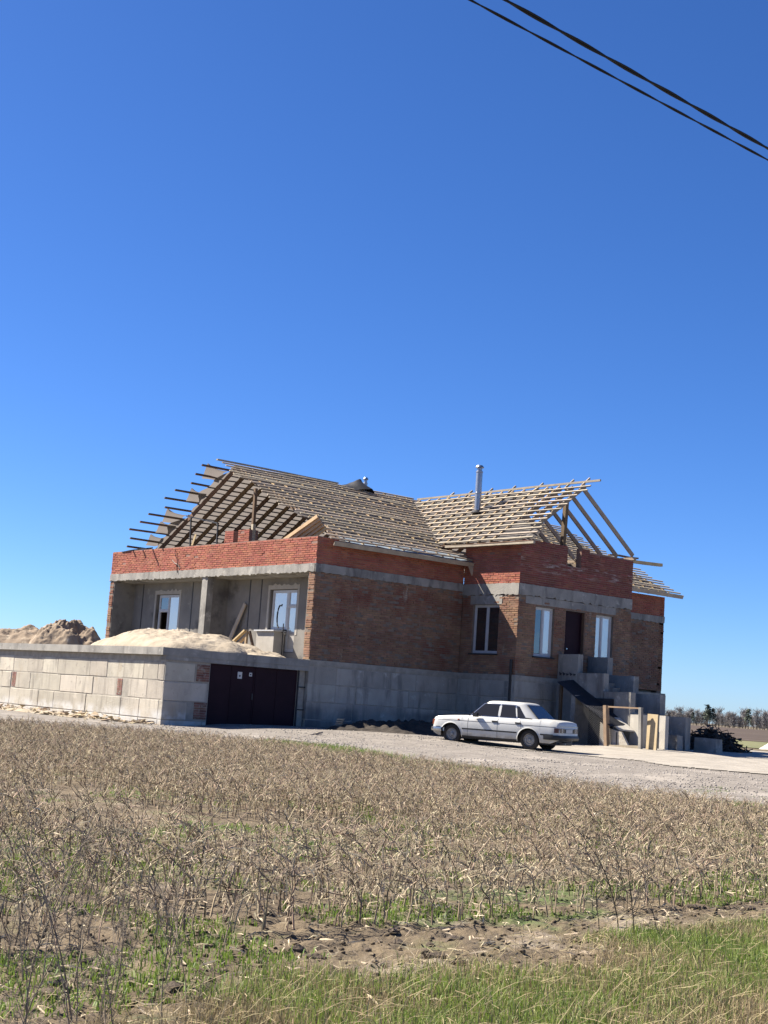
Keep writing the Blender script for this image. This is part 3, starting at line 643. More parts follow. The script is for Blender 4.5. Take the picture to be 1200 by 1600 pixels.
# steel flues
def flue(xx, yy, z0, z1, r, lab):
    t = thing('flue_pipe', lab, 'chimney', (xx, yy, z0))
    MB().lathe([(r, z0), (r, z1-.25)], (xx, yy, 0), 'z', 18).build('pipe', M['steel'], t, smooth=True)
    for zz in (z0+.75, z1-.32): MB().lathe([(r+.002, zz), (r+.012, zz+.01), (r+.012, zz+.05), (r+.002, zz+.06)], (xx, yy, 0), 'z', 18).build('collar', M['steel'], t)
    MB().lathe([(0, z1-.02), (r*.9, z1-.03), (r*1.35, z1-.1), (r*1.35, z1-.12), (r*.8, z1-.14)], (xx, yy, 0), 'z', 18).build('rain_cap', M['steel'], t, smooth=True)
    MB().lathe([(r*.8, z1-.26), (r*.8, z1-.12)], (xx, yy, 0), 'z', 12).build('neck', M['steel'], t)
    MB().lathe([(r+.14, z0+.0), (r+.01, z0+.12)], (xx, yy, 0), 'z', 18).build('flashing', M['black_sheet'], t)
flue(8.45, 1.2, F+6.25, F+8.16, .125, 'tall steel flue pipe rising from the sunlit wing slope')
flue(8.2, 8.0, F+6.9, F+8.2, .085, 'short steel flue pipe behind the main ridge by the black sheet')

# ================================================================ GARAGE
XG, YG = -5.52, 19.0
gar = thing('garage', 'low concrete block garage with flat roof slab and dark double door', 'garage', (XG, 0, 0))
MB().box((XG-.17, -.06, F-.24), (-.012, YG, F+.0)).build('roof_slab', M['concrete'], gar)
MB().box((XG-.03, -.045, F-.38), (-.014, .3, F-.242)).build('lintel', M['concrete'], gar)
MB().box((XG+.0, .302, -.6), (XG+.3, YG, F-.242)).box((XG+.001, .001, -.6), (-3.87, .3, F-.382)).box((-.36, .1, -.6), (-.035, .3, F-.382)).build('wall', M['joint'], gar)
OG = V((XG, YG, 0))
block_wall(gar, OG, UY, NX, YG, 0, F-.42, 0, ops=((YG-2.96, YG-2.62, F-1.62, F-1.02), (YG-10.96, YG-10.62, F-1.62, F-1.02)))
for yy, z0 in ((2.95, F-1.58), (10.95, F-1.58)):
    mb = MB(); 
    for c in range(7):
        for k in range(2): mb.box((XG-.012, yy-.33+.165*k, z0+c*.077), (XG+.02, yy-.33+.165*k+.15, z0+c*.077+.062))
    mb.build('brick_patch', M['old_brick'], gar)
for yy in (0.35,): MB().box((XG-.008, yy, F-.9), (XG-.004, yy+.02, F-.55)).build('crack', M['sill'], gar)
OGD = V((XG, 0, 0))
block_wall(gar, OGD, UX, NY, 1.63, 0, F-.42, 2, ops=((1.15, 1.64, F-1.0, F-.4), (1.15, 1.64, F-2.3, F-1.7)))
for z0 in (F-.98, F-2.17):
    mb = MB()
    for c in range(7):
        for k in range(2): mb.box((XG+1.16+.235*k, -.02, z0+c*.077), (XG+1.16+.235*k+.225, .03, z0+c*.077+.064))
    mb.build('brick_patch', M['old_brick'], gar)
gd = MB().box((-3.86, .10, -.2), (-2.08, .15, F-.385)).build('garage_door', M['door'], gar); gd['label'] = 'left leaf of the dark garage door'
gd2 = MB().box((-2.06, .10, -.2), (-.372, .15, F-.385)).build('garage_door', M['door'], gar); gd2['label'] = 'right leaf of the dark garage door'
for g, xs in ((gd, (-3.83, -3.0, -2.12)), (gd2, (-2.05, -1.2, -.42))):
    for xx in xs: MB().box((xx, .086, .1), (xx+.045, .099, F-.4)).build('stile', M['door'], g)
MB().box((-2.16, .07, .95), (-2.1, .099, 1.15)).build('lock_plate', M['sill'], gd)
pp = MB().box((-2.75, .092, F-.80), (-2.58, .099, F-.58)).build('paper_notice', M['paper'], gd); MB().box((-2.69, .088, F-.74), (-2.64, .0915, F-.68)).build('print_mark', M['ink'], pp)
pp = MB().box((-2.30, .092, F-.70), (-2.19, .099, F-.58)).build('paper_notice', M['paper'], gd); MB().box((-2.27, .088, F-.66), (-2.22, .0915, F-.62)).build('print_mark', M['ink'], pp)
MB().box((-.34, .05, -.2), (-.30, .099, F-.385)).box((-.34, .052, .7), (-.03, .098, .74)).box((-.34, .052, 1.45), (-.03, .098, 1.49)).build('jamb_frame', M['sill'], gar)

# ---- mounds
def mound(name, cx, cy, rx, ry, h, z0, mat, label, cat, seed, rough=.12, n=56, peak=1.0, rot=0, fr=1.6):
    mb = MB(); ca, sa = math.cos(rot), math.sin(rot)
    ns = 3*n; q = np.linspace(0, 1, n+1)[:, None]; th = np.linspace(0, 2*math.pi, ns, endpoint=False)[None, :]
    edge = 1+.10*np.sin(th*3+seed)+.06*np.sin(th*7+seed*2)
    X = q*np.cos(th)*rx*edge; Y = q*np.sin(th)*ry*edge; k = np.clip(1-(q*np.ones_like(th))**2, 0, 1)**peak; wx_ = cx+X*ca-Y*sa; wy_ = cy+X*sa+Y*ca
    nz = fbm(wx_*fr+seed, wy_*fr+seed*2, 5)
    Z = z0+h*k*(1+rough*2.2*nz)+rough*.35*h*np.clip(k*6, 0, 1)*fbm(wx_*6+seed, wy_*6, 3)+.012*np.clip(k*8, 0, 1)*fbm(wx_*22, wy_*22, 2)-.03
    vs = np.stack([wx_, wy_, Z], -1).reshape(-1, 3); ii = np.arange((n+1)*ns).reshape(n+1, ns); jj = np.roll(ii, -1, 1)
    f = np.stack([ii[:-1], ii[1:], jj[1:], jj[:-1]], -1).reshape(-1, 4)
    return tag(raw(name, vs, f, mat, smooth=True), label, cat)
mound('sand_mound', -2.75, 4.25, 2.4, 4.1, .72, F, M['sand'], 'broad pale sand mound on the garage roof before the loggia', 'sand', 3, .15, peak=.62, n=90, fr=1.3)
mound('sand_ridge', -1.2, 1.7, 1.0, 1.6, .22, F, M['sand'], 'thin spill of sand and rubble at the roof edge below the balcony door', 'sand', 9, .5)
mound('earth_mound', -2.4, 12.9, 1.5, 1.75, .98, F, M['dirt'], 'steep craggy earth pile on the far garage roof', 'soil', 5, .32, peak=.8, fr=2.2, n=60)
mound('earth_heap', -2.8, 16.4, 1.9, 2.9, .78, F, M['dirt'], 'low brown earth heap at the left edge of the picture', 'soil', 11, .2, peak=.8)

# ---- things in the loggia
tag(wav((.75, 6.35, F+.3), (.92, 5.5, F+2.05), .16, .05, V((-1, 0, 0)), 'leaning_board', M['lumber'], None, .006, 2), 'grey board leaning in the corner of the right loggia bay', 'board')
tr = thing('timber_trestle', 'pale wooden trestle of two sloped planks on a leg below balcony window', 'trestle', (-.2, 4.0, F))
wav((-.15, 5.35, F+.05), (-.15, 3.72, F+.98), .14, .06, V((0, .5, .86)), 'sloped_plank', M['fresh_lumber'], tr, .004, 2)
wav((-.05, 5.05, F+.03), (-.05, 3.78, F+.78), .12, .05, V((0, .5, .86)), 'sloped_plank', M['fresh_lumber'], tr, .004, 2)
MB().beam((-.1, 3.74, F+.02), (-.1, 3.70, F+.95), .08, .08, (0, 1, 0)).build('leg', M['fresh_lumber'], tr)
MB().beam((.1, 3.35, F+.02), (-.05, 3.62, F+.95), .09, .06, (0, 1, 0)).build('brace', M['rafter'], tr)
wc = MB()
for k, r in enumerate((.42, .36, .40)): wc.tube([(.05+.05*k+.03*math.sin(t*2), 10.95+r*math.cos(t), F+.72+r*.75*math.sin(t)) for t in np.linspace(0, 2*math.pi, 22)], .022, 5, False)
tag(wc.build('hose_coil', M['frame'], None), 'pale coil of hose on the sand crest before the left balcony window', 'hose')
tag(MB().tube([(BX-.12, 3.05+.02*i, F+2.0-.06*i) for i in range(2)]+[(BX-.13, 3.12+.17*math.sin(t), F+1.55+.42*math.cos(t)) for t in np.linspace(.3, 2.9, 10)], .028, 6).build('bent_hose', M['sill'], None), 'dark bent hose hanging against the right balcony window', 'hose')
tag(MB().tube([(BX-.16, 2.8, F+.02), (BX-.16, 2.82, F+1.3)], .02, 5).tube([(BX-.16, 2.62, F+.9), (BX-.16, 2.95, F+1.02)], .025, 5).build('iron_bar', M['sill'], None), 'dark iron bar standing before the glazed balcony door', 'bar')

# ================================================================ ENTRANCE STAIR
st = thing('entrance_stair', 'unfinished concrete entrance stair with stepped side walls', 'stairs', (9.9, -5, 0))
tops = [(-2.96, -3.93, F+.92), (-3.95, -5.18, F+.27), (-5.2, -6.42, F-.34), (-6.44, -7.0, F-1.07)]
for (x0, x1, lab) in ((9.0, 9.26, 'left'), (10.58, 10.86, 'right')):
    for k, (ya, yb, zt) in enumerate(tops):
        if x0 > 10 and k == 3: yb = -7.55
        lean = random.uniform(-.012, .012)
        q = MB().hexa([(x0+lean, yb, -.3), (x1+lean, yb, -.3), (x1, ya, -.3), (x0, ya, -.3), (x0, yb, zt), (x1, yb, zt+random.uniform(-.01, .01)), (x1, ya, zt+random.uniform(-.02, .01)), (x0, ya, zt+random.uniform(-.02, .01))])
        q.build('side_panel', M['sunlit_concrete'] if k == 3 and x0 < 10 else M['concrete'], st)  # outer left panel gets the concrete with sunlight in its colour
MB().box((9.27, -4.05, F-.15), (10.57, -2.97, F+.15)).build('landing', M['concrete'], st)
for i in range(14):
    zt = F+.15-.165*(i+1); ya = -4.06-.26*i
    if zt > .15: MB().box((9.27, ya-.258, zt-.4), (10.57, ya, zt)).build('step', M['concrete'], st)
mb = MB()
for k in range(5): mb.add([(8.985-.02*random.random(), -3.05-.17*k, F+.28+random.uniform(-.08, .05)), (8.985, -3.2-.17*k, F+.2), (8.97, -3.1-.17*k, F+.13)], [(0, 1, 2)])
mb.build('spalled_edge', M['sill'], st)
# cellar entrance beside the stair
ce = thing('cellar_entrance', 'dark cellar doorway under a sloping black sheet beside the stair', 'cellar entrance', (8.6, -5, 0))
MB().grid(lambda a, b: (8.12+.85*b, -3.78-2.55*a-.28*b*0, F-.12-1.42*a+.012*math.sin(a*9+b*3)+.12*b), 14, 4).build('sheet_roof', M['black_sheet'], ce, smooth=True)
MB().prism([(8.40, -5.75, F-1.22), (8.40, -6.5, F-1.60), (8.97, -6.66, F-1.62), (8.97, -6.0, F-1.22)], (0, 0, -.05)).build('sunlit_sheet_end', M['sunlit_concrete'], ce)  # pale piece paints sunlight on the lower end of the black sheet
MB().box((8.93, -5.68, .0), (8.995, -4.62, F-.6)).build('cellar_void', M['black_sheet'], ce)  # flat black panel painted in place of the dark open doorway
MB().box((8.2, -4.62, .0), (8.98, -4.42, F-.55)).build('jamb', M['concrete'], ce)
MB().box((8.25, -3.9, -.1), (8.34, -3.8, F-.2)).build('prop', M['rafter'], ce)
MB().prism([(8.30, -5.72, -.1), (8.30, -7.25, -.1), (8.30, -6.68, F-1.70), (8.30, -6.1, F-1.6), (8.30, -5.72, F-1.42)], (.09, 0, 0)).build('retaining_panel', M['block'], ce)
MB().box((8.285, -6.50, .1), (8.298, -6.47, F-1.72)).build('panel_joint', M['sill'], ce)
# wire fence
fe = thing('mesh_fence', 'wire mesh fence with timber posts before the cellar entrance', 'fence', (8.2, -6.5, 0))
MB().beam((8.15, -6.22, -.05), (8.15, -6.08, 1.56), .17, .13, (0, 1, 0)).build('post', M['post'], fe)
MB().beam((8.15, -7.66, .0), (8.15, -7.60, 1.56), .11, .11, (0, 1, 0)).build('post', M['concrete'], fe)
MB().beam((8.15, -6.2, 1.52), (8.15, -7.56, 1.53), .06, .05).build('top_rail', M['post'], fe)
MB().beam((8.14, -6.3, .14), (8.14, -7.6, .2), .06, .22).build('base_board', M['lumber'], fe)
wm = MB()
for k in range(-26, 36):
    for s in (1, -1):
        y0 = -6.15+k*.075; pts = []
        ya, za, yb, zb = y0, .1, y0+s*1.42, 1.52
        lo, hi = -6.15, -4.2
        t0, t1 = 0., 1.
        dy = yb-ya
        ta, tb = sorted(((lo-ya)/dy, (hi-ya)/dy)); t0 = max(t0, ta); t1 = min(t1, tb)
        if t1-t0 > .02: wm.tube([(8.17+.01*s, ya+dy*t0, za+(zb-za)*t0), (8.17+.01*s, ya+dy*t1, za+(zb-za)*t1)], .004, 3, False)
wm.build('wire_mesh', M['wire'], fe, kind='stuff')
tag(MB().hexa([(8.30, -8.18, .05), (8.36, -8.18, .05), (8.42, -7.70, .05), (8.36, -7.70, .05), (8.36, -8.16, 1.36), (8.42, -8.16, 1.36), (8.48, -7.68, 1.37), (8.42, -7.68, 1.37)]).build('plywood_panel', M['board'], None), 'upright yellowish wooden panel beside the fence post', 'panel')
tag(MB().hexa([(9.3, -7.72, .05), (9.5, -7.7, .05), (9.5, -7.46, .05), (9.3, -7.46, .05), (9.3, -7.72, 1.34), (9.5, -7.7, 1.33), (9.5, -7.46, 1.33), (9.3, -7.46, 1.34)]).build('concrete_slab', M['sunlit_concrete'], None), 'white sunlit concrete slab on edge between the panel and stair', 'slab')  # whiteness is sunlight put into the concrete colour
def lowblock(x0, y0, lx, ly, h, lab, rz=0):
    mb = MB(); c = .02
    mb.hexa([(-lx/2, -ly/2, 0), (lx/2, -ly/2, 0), (lx/2, ly/2, 0), (-lx/2, ly/2, 0), (-lx/2+c, -ly/2+c, h), (lx/2-c, -ly/2+c, h-.02), (lx/2-c, ly/2-c, h), (-lx/2+c, ly/2-c, h)])
    o = mb.build('concrete_block', M['concrete'], None); o.location = (x0, y0, gzs(x0, y0)-.06); o.rotation_euler[2] = rz
    return tag(o, lab, 'block')
lowblock(10.0, -7.35, .4, .85, .62, 'small concrete block with chipped top right of the white slab', .1)
lowblock(11.6, -7.75, .5, .85, .60, 'rightmost low concrete block beside the brush pile', .15)

# ================================================================ BRUSH PILE, RUBBLE, WOOD
bp = MB(); R_b = random.Random(4)
for i in range(420):
    a = R_b.uniform(0, 6.28); r = R_b.random()**.6; cx = 17.3+r*1.5*math.cos(a); cy = -3.5+r*1.25*math.sin(a); h = .95*(1-r*r)*R_b.uniform(.2, 1)
    ln = R_b.uniform(.4, 1.1); d = Vector((R_b.gauss(0, 1), R_b.gauss(0, 1), R_b.gauss(0, .35))).normalized(); p = Vector((cx, cy, .1+h)); b = Vector((R_b.gauss(0, .12), R_b.gauss(0, .12), R_b.gauss(0, .12)))
    bp.tube([p-d*ln/2, p+b, p+d*ln/2-Vector((0, 0, .1))], [R_b.uniform(.014, .03), .016, .008], 4, False)
for i in range(500):
    a = R_b.uniform(0, 6.28); r = R_b.random()**.5; cx = 17.3+r*1.45*math.cos(a); cy = -3.5+r*1.2*math.sin(a); z = .08+1.1*(1-r*r)*R_b.uniform(.3, .95); s = R_b.uniform(.06, .16)
    bp.add([(cx+R_b.gauss(0, s), cy+R_b.gauss(0, s), z+R_b.gauss(0, s*.6)) for _ in range(3)], [(0, 1, 2)])
tag(bp.build('brush_pile', M['brush'], None), 'heap of dark cut branches right of the house', 'brush pile')
mound('white_heap', 34.6, 4.0, 1.8, 2.0, .95, .0, M['white_pile'], 'white heap of building material at the right edge', 'heap', 21, .15)
mound('shadow_bank', 3.3, -1.9, 3.5, 1.9, .34, .16, M['shadow_dirt'], 'low bank of earth darkened as house shadow along the wall before the car', 'soil', 31, .5, fr=2.5)  # bank raised and coloured dark to show the house shadow strip
ws = thing('board_stack', 'small stack of old boards at the foot of the house corner', 'board stack', (.6, -1.2, .15))
for k in range(5): MB().beam((.15+.03*k, -1.6, .22+.07*k), (1.15, -.75+.05*k, .22+.07*k), .22, .045).build('board', M['lumber'], ws)
tag(MB().beam((-3.0, -4.2, 0), (-2.6, -4.5, .15), .05, .05).beam((-2.9, -4.5, .02), (-2.5, -4.1, .12), .05, .04).build('scrap_wood', M['lumber'], None), 'crossed bits of scrap wood on the gravel edge', 'scrap wood')
db = MB(); 
for i in range(700):
    y = random.uniform(-.2, 16); x = XG-.2-abs(random.gauss(0, .45)); s = random.uniform(.03, .12); z = gzs(x, y)+.02+.22*math.exp(-((x-XG+.2)/.4)**2)*random.random()*(.4+.6*(y > 3))
    c = Vector((x, y, z)); pts = [c+Vector((random.gauss(0, s), random.gauss(0, s), random.gauss(0, s*.4))) for _ in range(4)]
    db.add(pts, [(0, 1, 2), (0, 1, 3), (1, 2, 3), (0, 2, 3)])
db = db.build('rubble', M['debris'], None, kind='stuff'); tag(db, 'yellowish rubble strewn along the foot of the garage wall', 'rubble')
mound('sand_bank', XG-.45, 8.0, .75, 8.5, .16, -.1, M['sand'], 'narrow bank of sandy spoil along the garage wall', 'sand', 41, .35)

# ================================================================ CAR
CX, CY = 1.0, -7.95
car_h = math.radians(-20.5); hd = Vector((math.sin(car_h), math.cos(car_h)))       # heading
SC = .905
left_n = Vector((-hd.y, hd.x))
cpos = Vector((CX, CY))-left_n*.72*SC-hd*.15*SC
cz = float(gbase(np.array([CX]), np.array([CY]))[0])+.03
car = thing('parked_car', 'white old sedan parked on the gravel before the house', 'car', (cpos.x, cpos.y, cz), math.atan2(hd.y, hd.x))
car.scale = (SC, SC, SC)
AX = (1.55, -1.25)
itp = lambda x, xs, ys: float(np.interp(x, xs, ys))
ztop = lambda x: itp(x, [-2.44, -2.38, -2.2, -1.5, -.5, .95, 1.7, 2.2, 2.36, 2.44], [.84, .92, .955, .975, .955, .945, .905, .865, .83, .74])
hwid = lambda x: itp(x, [-2.44, -2.38, -2.2, -1.5, -.5, .8, 1.7, 2.2, 2.36, 2.44], [.76, .815, .85, .885, .90, .90, .875, .845, .80, .72])
def sprof(h): return itp(h, [0, .12, .35, .6, .8, .93, 1], [.93, .965, .99, 1, .985, .955, .90])
def zlow(x):
    for a in AX:
        d = abs(x-a)
        if d < .385: return max(.25, .31+math.sqrt(.385**2-d*d)*.98)
    return .25 if abs(x) < 2.1 else .25+(abs(x)-2.1)*.35
def side_y(x, z): return hwid(x)*sprof(min(1, max(0, (z-.25)/(ztop(x)-.25))))
xs = sorted(set([round(v, 3) for v in np.linspace(-2.44, 2.44, 40)]+[round(a+.385*math.cos(t), 3) for a in AX for t in np.linspace(0, math.pi, 17)]+[2.40, -2.41, 2.36, -2.38]))
NZ = 9; body = MB(); rows = []
for x in xs:
    zl_ = zlow(x); zt = ztop(x); col = []
    for j in range(NZ): z = zl_+(zt-zl_)*j/(NZ-1); col.append((x, side_y(x, z), z))
    w_ = hwid(x)*.90
    top = [(x, w_*t, zt+.035*(1-t*t)+.004) for t in (.93, .7, .4, 0)]
    half = col+top; full = half+[(a, -b, c) for a, b, c in reversed(half[:-1])]; rows.append(full)
n_ = len(rows[0])
for r in rows: body.v += r
for i in range(len(rows)-1):
    for j in range(n_-1): a = i*n_+j; body.f.append((a, a+1, a+n_+1, a+n_))
body.f.append(tuple(range(n_))); body.f.append(tuple((len(rows)-1)*n_+j for j in range(n_)))
body.build('body', M['car_paint'], car, smooth=True, local=True)
MB().box((-2.25, -.66, .2), (2.2, .66, .80)).build('underbody', M['black_plastic'], car, local=True)
# greenhouse
def gl_level(t): 
    return dict(xf=1.02+(.42-1.02)*t, xr=-1.55+(-1.02+1.55)*t, hw=.80-.15*t**1.15, z=.95+.485*t)
def ring(xf, xr, hw, z, N=56, p=7, crown=0):
    out = []; cx_ = (xf+xr)/2; lx = (xf-xr)/2
    for k in range(N):
        a = 2*math.pi*k/N; c, s = math.cos(a), math.sin(a); out.append((cx_+lx*math.copysign(abs(c)**(2/p), c), hw*math.copysign(abs(s)**(2/p), s), z))
    return out
gh = MB(); N = 56; lv = []
for t in (0, .2, .4, .6, .8, .93, 1): L_ = gl_level(t); lv.append(ring(L_['xf'], L_['xr'], L_['hw'], L_['z'], N))
for ins, dz in ((.035, .03), (.12, .052), (.3, .066)): L_ = gl_level(1); lv.append(ring(L_['xf']-ins, L_['xr']+ins, L_['hw']-ins, L_['z']+dz, N))
for r in lv: gh.v += r
for i in range(len(lv)-1):
    for j in range(N): j2 = (j+1) % N; gh.f.append((i*N+j, i*N+j2, (i+1)*N+j2, (i+1)*N+j))
gh.f.append(tuple((len(lv)-1)*N+j for j in range(N)))
gh.build('cabin', M['car_paint'], car, smooth=True, local=True)
def side_glass(poly, s, name='side_window', mat='car_glass', o=.006):
    pts = []
    for x, z in poly: t = (z-.95)/.485; pts.append((x, s*(gl_level(t)['hw']+o), z))
    return MB().prism(pts, (0, -s*.012, 0)).build(name, M[mat], car, local=True)
for s in (1, -1):
    for poly in ([(.84, .985), (.43, 1.375), (-.10, 1.385), (-.10, .985)], [(-.19, .985), (-.19, 1.385), (-.66, 1.38), (-.76, .985)], [(-.81, .985), (-.715, 1.37), (-.82, 1.345), (-1.10, .985)]):
        side_glass(poly, s)
        cx_ = sum(p[0] for p in poly)/len(poly); cz_ = sum(p[1] for p in poly)/len(poly)
        side_glass([(cx_+(p[0]-cx_)*1.07+.012*np.sign(p[0]-cx_), cz_+(p[1]-cz_)*1.09) for p in poly], s, 'window_trim', 'chrome', .002)
    side_glass([(-1.08, .975), (-1.05, 1.02), (-1.32, 1.00), (-1.34, .965)], s, 'vent_grille', 'black_plastic')
    MB().box((.55, s*.88, .93), (.70, s*1.02, 1.06)).build('mirror', M['black_plastic'], car, local=True)
def end_glass(front, t0, t1, y0, y1, o, name, mat):
    L0, L1 = gl_level(t0), gl_level(t1); k = 'xf' if front else 'xr'; sg = 1 if front else -1
    pts = [(L0[k]+sg*o, -y0, L0['z']), (L0[k]+sg*o, y0, L0['z']), (L1[k]+sg*o, y1, L1['z']), (L1[k]+sg*o, -y1, L1['z'])]
    return MB().prism(pts, (-sg*.014, 0, -.003)).build(name, M[mat], car, local=True)
end_glass(True, .05, .95, .66, .53, .010, 'windscreen', 'car_glass'); end_glass(False, .07, .93, .68, .55, .010, 'rear_window', 'car_glass')
end_glass(True, .02, .98, .69, .555, .003, 'windscreen_seal', 'black_plastic'); end_glass(False, .03, .97, .71, .575, .003, 'rear_window_seal', 'black_plastic')
def side_strip(z, h, x0, x1, s, mat, name, o=.008, par=car):
    mb = MB(); n = 40; k = 0
    for i in range(n+1):
        x = x0+(x1-x0)*i/n
        for zz in (z-h/2, z+h/2): y = side_y(x, zz); mb.v += [(x, s*(y+o), zz), (x, s*(y-.01), zz)]
    for i in range(n):
        a = i*4; mb.f += [(a, a+4, a+6, a+2), (a+2, a+6, a+7, a+3), (a, a+1, a+5, a+4)]
    return mb.build(name, M[mat], par, local=True)
for s in (1, -1):
    for (a, b) in ((1.14, -.84), (-1.66, -2.2), (2.2, 1.96)): side_strip(.52, .045, a, b, s, 'black_plastic', 'side_moulding')
    side_strip(.775, .012, 2.25, -2.3, s, 'black_plastic', 'body_crease', .003)
    side_strip(.275, .05, 1.14, -.84, s, 'black_plastic', 'sill_panel', .004)
    for (x0, x1, zt_) in ((.93, .92, .94), (-.145, -.15, .96), (-1.0, -.93, .965)):
        mb = MB(); n = 12; z0 = .29 if x0 > -.9 else .62
        for i in range(n+1): z = z0+(zt_-.02-z0)*i/n; x = x0+(x1-x0)*i/n; y = s*(side_y(x, z)+.0025); mb.v += [(x-.005, y, z), (x+.005, y, z)]
        for i in range(n): mb.f.append((2*i, 2*i+1, 2*i+3, 2*i+2))
        mb.build('door_seam', M['black_plastic'], car, local=True)
    for xh in (-.03, -.86): MB().box((xh-.11, s*(side_y(xh, .82)-.01), .80), (xh+.08, s*(side_y(xh, .82)+.028), .845)).build('door_handle', M['black_plastic'], car, local=True)
    MB().box((1.25, s*(side_y(1.25, .8)-.01), .785), (1.31, s*(side_y(1.25, .8)+.012), .825)).build('side_repeater', M['orange_lens'], car, local=True)
    for a in AX:        # wheels and arch lips
        yc = s*.70; w = thing('wheel', '', '', (0, 0, 0)); del w['label'], w['category']; w.parent = car; w.name = 'wheel'; w.location = (a, yc, .315)
        MB().lathe([(.20, -.085), (.27, -.095), (.312, -.075), (.318, -.04), (.318, .04), (.312, .075), (.27, .095), (.20, .085)], (0, 0, 0), 'y', 32).build('tyre', M['rubber'], w, smooth=True, local=True)
        MB().lathe([(.002, s*.058), (.055, s*.062), (.07, s*.045), (.11, s*.04), (.13, s*.065), (.165, s*.06), (.175, s*.045), (.20, s*.082), (.205, s*.07), (.18, s*-.05)], (0, 0, 0), 'y', 32).build('rim', M['rim'], w, smooth=True, local=True)
        MB().lathe([(.001, s*.08), (.045, s*.078), (.055, s*.06)], (0, 0, 0), 'y', 16).build('hub_cap', M['rim'], w, smooth=True, local=True)
        mb = MB(); n = 24
        for i in range(n+1):
            t = math.pi*i/n; 
            for rr_ in (.385, .425):
                x = a+rr_*math.cos(t); z = max(.25, .31+rr_*.98*math.sin(t)); mb.v += [(x, s*(side_y(x, z)+(.014 if rr_ < .4 else .002)), z)]
        for i in range(n): mb.f.append((2*i, 2*i+1, 2*i+3, 2*i+2))
        mb.build('arch_lip', M['car_paint'], car, smooth=True, local=True)
def bumper(sg, mat, name, z0, z1, dx):
    pts = [(.0, .93), (.30, .93), (.52, .885), (.60, .80), (.615, 0)]      # (extent beyond x=1.9, |y|)
    path = [(sg*(1.86+a), b) for a, b in pts]; full = path+[(x, -y) for x, y in reversed(path[:-1])]
    mb = MB()
    for x, y in full: mb.v += [(x, y, z0), (x+sg*dx, y*1.01, (z0+z1)/2), (x, y, z1), (x-sg*.06, y*.93, z1), (x-sg*.06, y*.93, z0)]
    for i in range(len(full)-1):
        for j in range(5): a = i*5+j; b = i*5+(j+1) % 5; mb.f.append((a, b, b+5, a+5))
    return mb.build(name, M[mat], car, smooth=True, local=True)
bumper(-1, 'black_plastic', 'rear_bumper', .37, .52, .03); bumper(1, 'chrome', 'front_bumper', .39, .52, .03)
for s in (1, -1):
    tl = MB().box((-2.455, s*.40, .60), (-2.41, s*.755, .745)).build('tail_light', M['red_lens'], car, local=True)
    MB().box((-2.459, s*.53, .61), (-2.456, s*.60, .735)).build('reversing_lens', M['clear_lens'], tl, local=True)
    MB().hexa([(-2.43, s*.755, .60), (-2.25, s*.815, .60), (-2.25, s*.86, .60), (-2.40, s*.815, .60), (-2.43, s*.755, .745), (-2.25, s*.815, .745), (-2.25, s*.86, .745), (-2.40, s*.815, .745)]).build('lens_return', M['red_lens'], tl, local=True)
    hl = MB().box((2.36, s*.45, .60), (2.452, s*.72, .76)).build('headlight', M['clear_lens'], car, local=True)
    MB().box((2.28, s*.73, .60), (2.42, s*.80, .76)).build('indicator', M['orange_lens'], hl, local=True)
MB().box((-2.452, -.39, .60), (-2.43, .39, .73)).build('rear_panel', M['black_plastic'], car, local=True)
MB().box((-2.462, -.27, .605), (-2.453, .27, .72)).build('number_plate', M['frame'], car, local=True)
MB().box((-2.456, -.72, .80), (-2.42, .72, .815)).build('boot_trim', M['chrome'], car, local=True)
MB().box((2.40, -.43, .60), (2.446, .43, .75)).build('grille', M['black_plastic'], car, local=True)
MB().tube([(-2.1, .35, .26), (-2.5, .35, .25)], .03, 8).build('exhaust', M['rim'], car, local=True)
MB().tube([(-2.2, 0, .3), (-2.58, 0, .32), (-2.6, 0, .40)], .022, 6).build('tow_hook', M['rim'], car, local=True)

for ch in car.children:          # shorter overhangs
    if ch.type == 'MESH':
        for me_ in [ch.data]+[g.data for g in ch.children]:
            for v_ in me_.vertices:
                x_ = v_.co.x
                if x_ > 1.95: v_.co.x = 1.95+(x_-1.95)*.68
                elif x_ < -1.65: v_.co.x = -1.65+(x_+1.65)*.80

# ================================================================ POWER CABLES
def cable(p, q, r, lab, pitch):
    p = Vector(p); q = Vector(q); d = q-p; P0 = p-d*4.5; P1 = q+d*4.5; L = (P1-P0).length; n = int(L/.07)
    dn = d.normalized(); a = dn.cross(Vector((0, 0, 1))).normalized(); b = a.cross(dn); t = thing('power_cable', lab, 'cable', tuple(P0), group='overhead power cables')
    for ph in (0, math.pi):
        pts = []
        for i in range(n+1):
            s = i/n; c = P0.lerp(P1, s); c.z -= .012*((s-.5)**2*-4+1)*0; an = 2*math.pi*L*s/pitch+ph
            pts.append(c+(a*math.cos(an)+b*math.sin(an))*r*.85)
        MB().tube(pts, r, 5).build('strand', M['cable'], t, smooth=True)
def cp(d, h): t = (h)/d[2]; return CAM+Vector(d)*t
cable(cp((.59988, .64577, .47236), 5.7), cp((.74898, .53915, .38516), 5.7), .0108, 'upper thicker twisted black cable crossing the sky corner', 1.25)
cable(cp((.58263, .66195, .47155), 5.3), cp((.75145, .54063, .37820), 5.3), .0068, 'lower thinner twisted black cable crossing the sky corner', 1.1)

